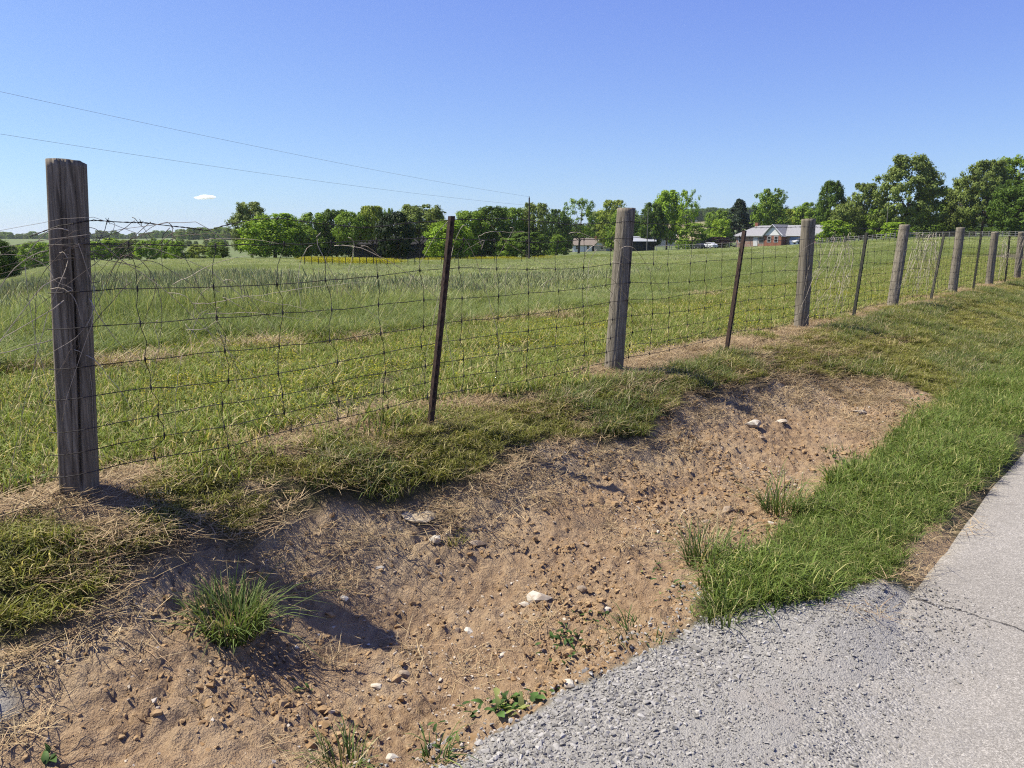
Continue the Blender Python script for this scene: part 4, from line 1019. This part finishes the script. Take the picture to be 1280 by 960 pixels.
# far woods on the hills
def woods(name, label, rows, tones=('mid', 'deep')):
    P_, S_ = [], []
    for (p0, p1, r0, r1, cnt, h0, h1) in rows:
        px = p0 + (p1 - p0) * rng.random(cnt); r = r0 + (r1 - r0) * rng.random(cnt); x = (px - 640) / F * r; y = r
        z = ground(x, y, False); h = h0 + (h1 - h0) * rng.random(cnt)
        P_.append(np.stack([x, y, z - .3], -1)); S_.append(np.stack([h * (.8 + .5 * rng.random(cnt)), h * (.8 + .5 * rng.random(cnt)), h], -1))
    P_ = np.vstack(P_); S_ = np.vstack(S_); n = len(P_)
    vs = []
    for q in range(4):
        m2 = CR['low'][q][0].copy(); m2.materials.clear(); m2.materials.append(LM[tones[q % 2]]); vs.append(source('far_crown', m2, None))
    scatter(name, P_, np.stack([0 * P_[:, 0], 0 * P_[:, 0], rng.random(n) * 6.28], -1), S_, vs, rng.integers(0, 4, n), label, 'woods')
woods('far_woods', 'distant wooded hill line on the horizon behind the houses', [(780, 1010, 860, 990, 190, 11, 15), (1010, 1320, 700, 950, 130, 10, 14)])
woods('far_hedges', 'distant hedges and woods on the low hills at the left', [(-40, 330, 900, 1200, 210, 6, 11), (-40, 320, 420, 470, 30, 3, 5), (230, 330, 640, 800, 60, 6, 11), (330, 820, 600, 900, 200, 6, 10)], ('grey', 'mid'))

# ------------------------------------------------------------------ buildings
def colm(name, c, rough=.8, var=.15, scale=2.): return plain(name, c, rough, var, scale)
M_white = colm('white_paint', (1., 1., 1.)); M_cream = colm('cream_siding', (.62, .56, .48)); M_trim = colm('trim_white', (.8, .8, .8), .6, .05)
M_shing = colm('grey_shingle', (.33, .33, .34), .9, .2, 5); M_taupe = colm('taupe_shingle', (.25, .21, .175), .9, .25, 4)
M_tin = colm('tin_roof', (.45, .47, .50), .45, .12, 1.5); M_black = colm('black_boards', (.022, .021, .022), .9, .4, 2); M_dark = colm('dark_opening', (.01, .01, .012), .4, .1)
M_greyboard = colm('grey_barn_boards', (.055, .055, .062), .9, .35, 1.5); M_blue = colm('blue_door', (.22, .30, .48), .5, .1)
k = NM('window_glass'); M_glass = k.done((.03, .035, .04), .08); k.b.inputs['Specular IOR Level'].default_value = .6
k = NM('red_brick'); o_ = k.obj(); br = k.n('TexBrick'); k.put(br.inputs['Vector'], k.mapv(o_, 1, 1, 1)); br.inputs['Scale'].default_value = 4.5
br.inputs['Color1'].default_value = (.36, .13, .075, 1); br.inputs['Color2'].default_value = (.27, .10, .06, 1); br.inputs['Mortar'].default_value = (.42, .34, .28, 1)
M_brick = k.done(k.mix(k.rampf(k.noise(o_, 2.5, 4), .4, .7), br.outputs[0], (.40, .17, .11)), .9)
def site(px, depth, rz_extra=0):
    x, y, z = at_depth(px, depth); return (x, y, z), -math.atan2(x, y) + rz_extra
def gable(mb, x0, x1, y0, y1, ze, zr, oh=.35, th=.14):
    """roof slabs, ridge along x"""
    ym = (y0 + y1) / 2; s = (zr - ze) / (ym - y0); e = ze - s * oh
    mb.poly([(x0 - oh, y0 - oh, e), (x1 + oh, y0 - oh, e), (x1 + oh, ym, zr), (x0 - oh, ym, zr)], th)
    mb.poly([(x1 + oh, y1 + oh, e), (x0 - oh, y1 + oh, e), (x0 - oh, ym, zr), (x1 + oh, ym, zr)], th)
def gable_y(mb, x0, x1, y0, y1, ze, zr, oh=.35, th=.14):
    xm = (x0 + x1) / 2; s = (zr - ze) / (xm - x0); e = ze - s * oh
    mb.poly([(x0 - oh, y1 + oh, e), (x0 - oh, y0 - oh, e), (xm, y0 - oh, zr), (xm, y1 + oh, zr)], th)
    mb.poly([(x1 + oh, y0 - oh, e), (x1 + oh, y1 + oh, e), (xm, y1 + oh, zr), (xm, y0 - oh, zr)], th)
def window(par, x, z, w_, h_, y, side='y'):
    mb = MB(); t = .09
    def bx(a0, a1, z0, z1, d0, d1, m): m.box((a0, d0, z0), (a1, d1, z1)) if side == 'y' else m.box((d0, a0, z0), (d1, a1, z1))
    for (a0, a1, z0, z1) in ((x - w_ / 2 - t, x - w_ / 2, z - t, z + h_ + t), (x + w_ / 2, x + w_ / 2 + t, z - t, z + h_ + t), (x - w_ / 2, x + w_ / 2, z - t, z), (x - w_ / 2, x + w_ / 2, z + h_, z + h_ + t), (x - w_ / 2, x + w_ / 2, z + h_ / 2 - .03, z + h_ / 2 + .03)):
        bx(a0, a1, z0, z1, y - .07, y + .02, mb)
    f = mb.build('window', M_trim, par); mb = MB(); bx(x - w_ / 2, x + w_ / 2, z, z + h_, y - .03, y + .015, mb); mb.build('pane', M_glass, f)
# brick ranch house, 0.2 m to the pixel; local x = image right, -y = towards the camera
loc, rz = site(960, 190, R(-30)); S = 190 / F / .84
bh = empty('brick_house', loc, rz); tag(bh, 'long brick ranch house with grey roof and white front gable', 'house')
def hx(px): return (px - 960) * S
ze, zr = 2.55, 5.0
mb = MB(); mb.box((hx(917), 0, -.6), (hx(1008), 9, ze)); mb.build('brick_wall', M_brick, bh)
mb = MB(); mb.box((hx(955.5), -2.2, -.6), (hx(975), -.01, ze)); mb.build('front_wing', M_brick, bh)
mb = MB()   # main roof, hipped at the left end
x0, x1, oh = hx(917) - .5, hx(1008) + .5, .5; xr = hx(930); ym = 4.5
mb.poly([(x0, -oh, ze), (x1, -oh, ze), (x1, ym, zr), (xr, ym, zr)], .15); mb.poly([(x1, 9 + oh, ze), (x0, 9 + oh, ze), (xr, ym, zr), (x1, ym, zr)], .15)
mb.poly([(x0, 9 + oh, ze), (x0, -oh, ze), (xr, ym, zr)], .15)
mb.build('roof', M_shing, bh)
mb = MB(); gx0, gx1 = hx(955.5), hx(975); gable_y(mb, gx0, gx1, -2.2, 4.6, ze + .05, zr + .12, .4); mb.build('gable_roof', M_shing, bh)
mb = MB(); gm = (gx0 + gx1) / 2; mb.poly([(gx0 - .3, -2.26, ze - .05), (gx1 + .3, -2.26, ze - .05), (gm, -2.26, zr - .12)], .2); mb.build('white_gable', M_white, bh)
mb = MB(); mb.tube([(gx0 - .42, -2.62, ze - .1), (gm, -2.62, zr + .08), (gx1 + .42, -2.62, ze - .1)], .1, 4); mb.build('fascia', M_trim, bh)
mb = MB(); mb.poly([(hx(1008) + .02, 0, ze), (hx(1008) + .02, 9, ze), (hx(1008) + .02, 4.5, zr - .2)], .15); mb.build('end_gable', M_white, bh)
mb = MB(); mb.box((hx(917), -.5, ze - .22), (hx(955), -.42, ze - .02)); mb.box((hx(975.5), -.5, ze - .22), (hx(1008), -.42, ze - .02)); mb.build('gutter', M_trim, bh)
mb = MB(); mb.box((hx(928), 4.2, zr - .5), (hx(931.5), 5, zr + .75)); mb.build('chimney', M_brick, bh)
window(bh, gm - .9, .95, .9, 1.3, -2.2); window(bh, gm + .95, .95, .9, 1.3, -2.2); window(bh, hx(923), .9, 1.1, 1.3, 0); window(bh, hx(948), .7, 1.6, 1.5, 0)
dq = MB(); dq.box((hx(938), -.06, -.05), (hx(943), .02, 2.1)); dd = dq.build('door', M_trim, bh); dq = MB(); dq.box((hx(942), -.12, .95), (hx(942.5), -.065, 1.05)); dq.build('handle', M_dark, dd)
dq = MB(); dq.box((hx(979), -.07, -.05), (hx(990), .02, 2.15)); dd = dq.build('garage_door', M_blue, bh)
for q in range(3):
    m_ = MB(); m_.box((hx(979) + .05, -.1, .1 + q * .7), (hx(990) - .05, -.071, .7 + q * .7)); m_.build('panel', M_blue, dd)
dq = MB(); dq.box((hx(993), -.06, -.05), (hx(1004), .02, 2.15)); dq.build('garage_door', M_dark, bh)
# white cottage
loc, rz = site(735, 268, R(-14)); S = 268 / F
ch = empty('white_cottage', loc, rz); tag(ch, 'small white cottage with brown roof before dark trees', 'house')
mb = MB(); mb.box((-6, 0, -.6), (3.2, 6, 2.35)); mb.build('wall', M_white, ch)
mb = MB(); gable(mb, -6, 3.2, 0, 6, 2.4, 4.5, .4); rf = mb.build('roof', M_taupe, ch)
mb = MB(); mb.box((1.2, 2.6, 3.9), (1.9, 3.3, 5.3)); mb.build('chimney', M_brick, rf)
for q, xx in enumerate((-6.02, 3.22)):
    mb = MB(); P3 = [(xx, 6, 2.35), (xx, 0, 2.35), (xx, 3, 4.3)]; mb.poly(P3 if q == 0 else P3[::-1], .12); mb.build('gable_end', M_white, ch)
mb = MB(); mb.box((2.2, -1.6, -.6), (6.2, -.01, 2.2)); mb.box((3.25, .01, -.6), (6.2, 5, 2.2)); mb.build('side_wing', M_cream, ch)
mb = MB(); gable_y(mb, 2.2, 6.2, -1.6, 5, 2.25, 3.9, .3); mb.build('wing_roof', M_taupe, ch)
mb = MB(); mb.poly([(2.2, -1.63, 2.2), (6.2, -1.63, 2.2), (4.2, -1.63, 3.75)], .1); mb.build('gable_end', M_white, ch)
window(ch, 4.9, .7, .9, 1.2, -1.6); window(ch, -4.4, .8, .8, 1.1, 0); window(ch, -.4, .8, .8, 1.1, 0); window(ch, 2.6, .8, 1.0, 1.2, -6.0, 'x')
dq = MB(); dq.box((1.0, -.06, -.1), (1.9, .02, 2.0)); dq.build('door', M_dark, ch)
# dark shed with pale tin roof
loc, rz = site(792, 205); S = 205 / F
sh = empty('dark_shed', loc, rz); tag(sh, 'black open shed with pale tin roof behind the middle round post', 'shed')
mb = MB(); mb.box((-5.2, 0, -.5), (5.0, .2, 2.6)); mb.box((-5.2, 5, -.5), (5.0, 5.2, 2.9)); mb.box((-5.2, .2, -.5), (-5.0, 5, 2.6)); mb.box((4.8, .2, -.5), (5.0, 5, 2.6)); mb.build('wall', M_black, sh)
mb = MB(); mb.poly([(-5.6, -.5, 2.6), (5.4, -.5, 2.6), (5.4, 5.6, 3.9), (-5.6, 5.6, 3.9)], .1); mb.build('roof', M_tin, sh)
dq = MB(); dq.box((-1.5, -.05, -.2), (1.5, .0, 2.2)); dq.build('door', M_dark, sh)
# long grey barn in the grove's shade
loc, rz = site(528, 147); S = 147 / F
bn = empty('barn', loc, rz); tag(bn, 'long dark grey barn half hidden by the grove', 'barn')
bw = 12.5
mb = MB(); mb.box((-bw, 0, -.8), (bw, 8, 3.0)); bwl = mb.build('wall', M_greyboard, bn)
for q in range(42):
    m_ = MB(); xx = -bw + .05 + q * (2 * bw / 42); m_.box((xx, -.04, -.6), (xx + .5, -.004, 2.98)); m_.build('plank', M_greyboard, bwl)
mb = MB(); gable(mb, -bw, bw, 0, 8, 3.05, 4.6, .5); mb.build('roof', M_black, bn)
for q, xx in enumerate((-bw - .02, bw + .02)):
    mb = MB(); P3 = [(xx, 8, 3), (xx, 0, 3), (xx, 4, 4.4)]; mb.poly(P3 if q == 0 else P3[::-1], .12); mb.build('gable_end', M_greyboard, bn)
dq = MB(); dq.box((-7.5, -.12, -.6), (-4.5, -.05, 2.7)); dq.build('door', M_black, bn)
# tan-roofed house glimpsed below the forked tree
loc, rz = site(826, 330); fh = empty('far_house', loc, rz); tag(fh, 'far grey house with pale roof glimpsed under the bright forked trees', 'house')
mb = MB(); mb.box((-5, 0, -.5), (5, 7, 4.6)); mb.build('wall', M_cream, fh); mb = MB(); gable(mb, -5, 5, 0, 7, 4.65, 6.8, .4); mb.build('roof', M_tin, fh)
window(fh, -2.5, 1.2, 1, 1.4, 0); window(fh, 2.5, 1.2, 1, 1.4, 0)

# ------------------------------------------------------------------ cars by the houses
M_carwhite = colm('white_car_paint', (.75, .76, .78), .3, .03); M_tyre = colm('tyre_rubber', (.02, .02, .02), .8); M_rim = colm('rim_metal', (.4, .4, .42), .35)
M_cardark = colm('dark_car_paint', (.03, .032, .04), .3, .05); M_lamp = colm('headlight_glass', (.7, .7, .7), .15, .02)
def car(px, depth, rz, paint, label):
    x, y, z = at_depth(px, depth); e = empty('parked_car', (x, y, z), rz); tag(e, label, 'car', 'cars parked by the houses')
    prof = np.array([(-2.2, .35), (2.2, .35), (2.25, .6), (2.1, .82), (1.1, .95), (.5, 1.42), (-1.2, 1.46), (-1.95, 1.0), (-2.2, .9)])
    bm = bmesh.new(); vs = []
    for s, nar in ((-.86, 0), (.86, 0)):
        vs.append([bm.verts.new((p_[0], s * (.80 if p_[1] > 1.2 else 1.0), p_[1])) for p_ in prof])
    n_ = len(prof)
    for i in range(n_): bm.faces.new((vs[0][i], vs[1][i], vs[1][(i + 1) % n_], vs[0][(i + 1) % n_]))
    bm.faces.new(vs[0]); bm.faces.new(vs[1][::-1]); bmesh.ops.recalc_face_normals(bm, faces=bm.faces)
    bmesh.ops.bevel(bm, geom=list(bm.edges), offset=.05, segments=2, affect='EDGES')
    me1 = bpy.data.meshes.new('body'); bm.to_mesh(me1); bm.free(); link('body', me1, paint, e)
    mb = MB(); mb.poly([(1.02, -.66, 1.0), (1.02, .66, 1.0), (.56, .58, 1.38), (.56, -.58, 1.38)], .03); w1 = mb.build('windscreen', M_glass, e); w1.location = (.06, 0, .04)
    for s in (-1, 1):
        mb = MB(); mb.box((-1.5, s * .80 - .02, 1.0), (.6, s * .80 + .02, 1.32)); mb.build('side_window', M_glass, e)
        mb = MB(); mb.box((2.18, s * .62 - .16, .62), (2.27, s * .62 + .16, .76)); mb.build('headlight', M_lamp, e)
        for xx in (-1.35, 1.4):
            mb = MB(); mb.tube([(xx, s * .68, .33), (xx, s * .90, .33)], .33, 16); w1 = mb.build('wheel', M_tyre, e)
            mb = MB(); mb.tube([(xx, s * .84, .33), (xx, s * .915, .33)], .2, 12); mb.build('rim', M_rim, w1)
car(996, 184, R(200), M_carwhite, 'white car parked before the garage of the brick house')
car(882, 187, R(120), M_carwhite, 'white car parked by the crimson bush')
car(871, 189, R(95), M_cardark, 'dark car left of the white car by the crimson bush')

# ------------------------------------------------------------------ utility poles and lines
M_pole = plain('pole_wood', (.10, .085, .07), .9, .3, 3); M_pole2 = plain('pole_grey', (.20, .19, .175), .9, .3, 3); M_line = plain('power_cable', (.22, .22, .24), .6, .1)
def pole(px, depth, top, label, rad=.14, mat=M_pole):
    x, y, z = at_depth(px, depth); H = z_at(top, depth) - z
    e = empty('utility_pole', (x, y, z)); tag(e, label, 'utility pole', 'utility poles')
    mb = MB(); mb.tube([(0, 0, -.5), (0, 0, H * .5), (0, 0, H)], [rad * 1.25, rad, rad * .75], 10); mb.build('shaft', mat, e)
    mb = MB(); mb.tube([(0, 0, H - .02), (0, 0, H + .12), (0, 0, H + .2)], [.04, .06, .03], 8); mb.build('insulator', M_pole2, e)
    mb = MB(); mb.tube([(rad, 0, H - 1.2), (rad + .12, 0, H - 1.15)], [.04, .05], 8); mb.build('bracket', M_pole2, e)
    return np.array([x, y, z + H])
A1 = pole(661, 118, 249.5, 'tall dark utility pole standing in the field before the grove')
pole(806, 190, 262, 'thin grey utility pole right of the middle round post', .10, M_pole2)
pole(1098.5, 168, 262, 'grey utility pole before the tallest tree', .09, M_pole2)
def cable(px0, py0, d0, end, mid_sag, label):
    dd_ = ray(px0, py0); a0 = np.array([0, 0, EYE]) + dd_ * (d0 / dd_[1])
    a0e = a0 + (a0 - end) * .45                                    # carries on past the left edge
    t = np.linspace(0, 1, 40); P_ = a0e[None] * (1 - t)[:, None] + end[None] * t[:, None]; P_[:, 2] -= mid_sag * 4 * t * (1 - t)
    P_[:, 2] += mid_sag * 4 * (.45 / 1.45) * (1 - .45 / 1.45) * (1 - t)
    mb = MB(); mb.tube(P_, .010, 4); o = mb.build('power_line', M_line, None, True); tag(o, label, 'power line', 'power lines')
cable(0, 110, 55, A1 + [0, 0, .15], .9, 'upper power line crossing the sky to the tall pole')
cable(0, 163, 55, A1 + [.2, 0, -1.15], .9, 'lower power line crossing the sky to the tall pole')
# ------------------------------------------------------------------ far fences
M_fpost = plain('far_fence_post', (.10, .085, .07), .9, .3, 3); M_fpale = plain('pale_fence_wood', (.42, .39, .35), .9, .2, 3)
def far_fence(px0, d0, px1, d1, n, h, rails, label, pm, name='paddock_fence', hw=.06):
    x0, y0, z0 = at_depth(px0, d0); e = empty(name, (x0, y0, z0)); tag(e, label, 'fence')
    me1 = None; pts = []
    for i in range(n):
        t = i / (n - 1); dpt = d0 + (d1 - d0) * t; x, y, z = at_depth(px0 + (px1 - px0) * t, dpt); pts.append((x, y, z))
        if me1 is None:
            mb = MB(); mb.box((-hw, -hw, -.3), (hw, hw, h)); me1 = mb.mesh('post')
        o = link('post', me1, pm, e, (x - x0, y - y0, z - z0)); o.rotation_euler = (rng.normal(0, .03), rng.normal(0, .03), 0)
    for rz_ in rails:
        mb = MB(); mb.tube([(x - x0, y - y0 - hw - .02, z - z0 + rz_) for x, y, z in pts], .03 if hw > .05 else .007, 4); mb.build('rail', pm, e)
far_fence(384, 56, 520, 62, 17, .72, (.66,), 'row of small dark fence posts before the yellow flowers', M_fpost, hw=.022)
far_fence(520, 62, 668, 80, 10, .8, (.72,), 'dark rail fence behind the rusty T-post', M_fpost, hw=.022)
far_fence(818, 175, 925, 172, 13, 1.25, (1.1, .65), 'pale rail fence left of the brick house', M_fpale)
far_fence(1016, 150, 1110, 146, 18, 1.1, (1.0, .65, .3), 'grey rail fence between third and fourth round posts', M_fpale)
far_fence(1120, 148, 1290, 142, 22, 1.1, (1.0, .65, .3), 'grey rail fence right of the fourth round post', M_fpale)
# black trough in the left of the field
x, y, z = at_depth(26, 72)
e = empty('water_trough', (x, y, z), .3); tag(e, 'small black trough standing in the field near the left edge', 'trough')
mb = MB(); mb.box((-.35, -.25, 0), (.35, .25, .1)); 
for bb in (((-.35, -.25, .1), (.35, -.2, .45)), ((-.35, .2, .1), (.35, .25, .45)), ((-.35, -.2, .1), (-.3, .2, .45)), ((.3, -.2, .1), (.35, .2, .45))): mb.box(*bb)
mb.build('basin', M_black, e); mb = MB(); mb.tube([(.45, 0, 0), (.45, 0, .55), (.3, 0, .6)], .03, 6); mb.build('pipe', M_gsteel, e)

# ------------------------------------------------------------------ the one small cloud
k = NM('cloud_vapour'); k.t.nodes.remove(k.b); pv = k.n('VolumePrincipled'); pv.inputs['Color'].default_value = (1, 1, 1, 1); pv.inputs['Anisotropy'].default_value = .2
dn = k.math('MULTIPLY', k.rampf(k.noise(k.obj(), .05, 5, .6), .36, .62), .22); k.put(pv.inputs['Density'], dn); k.t.links.new(pv.outputs[0], k.out.inputs['Volume'])
bm = bmesh.new()
for (dx, dz, rx, rz_) in ((-22, 0, 20, 6), (0, 2, 24, 8), (24, 1, 20, 6), (10, 4, 14, 5)):
    m4 = Matrix.Translation((dx, 0, dz)) @ Matrix.Diagonal((rx, 18, rz_, 1)); bmesh.ops.create_icosphere(bm, subdivisions=3, radius=1, matrix=m4)
me1 = bpy.data.meshes.new('cloud'); bm.to_mesh(me1); bm.free(); me1.materials.append(k.m)
dd_ = ray(256, 247); cp = np.array([0, 0, EYE]) + dd_ * (2600 / dd_[1])
o = link('cloud', me1, None, None, tuple(cp)); o.rotation_euler = (0, 0, -.4); tag(o, 'single small white cloud low in the blue sky', 'cloud')

# ------------------------------------------------------------------ summer air
k = NM('haze_air'); k.t.nodes.remove(k.b); pv = k.n('VolumePrincipled'); pv.inputs['Color'].default_value = (.86, .93, 1, 1); pv.inputs['Density'].default_value = .00008; pv.inputs['Anisotropy'].default_value = .3
k.t.links.new(pv.outputs[0], k.out.inputs['Volume'])
vz = np.array([q.co.z for q in go.data.vertices]); ex = [np.array([getattr(q.co, a_) for q in go.data.vertices]) for a_ in 'xy']
mb = MB(); mb.box((ex[0].min() - 50, ex[1].min() - 50, vz.min() - 1), (ex[0].max() + 50, ex[1].max() + 50, 62))
hz = mb.build('haze', k.m); tag(hz, 'thin summer haze over the whole field', 'haze', kind='stuff')
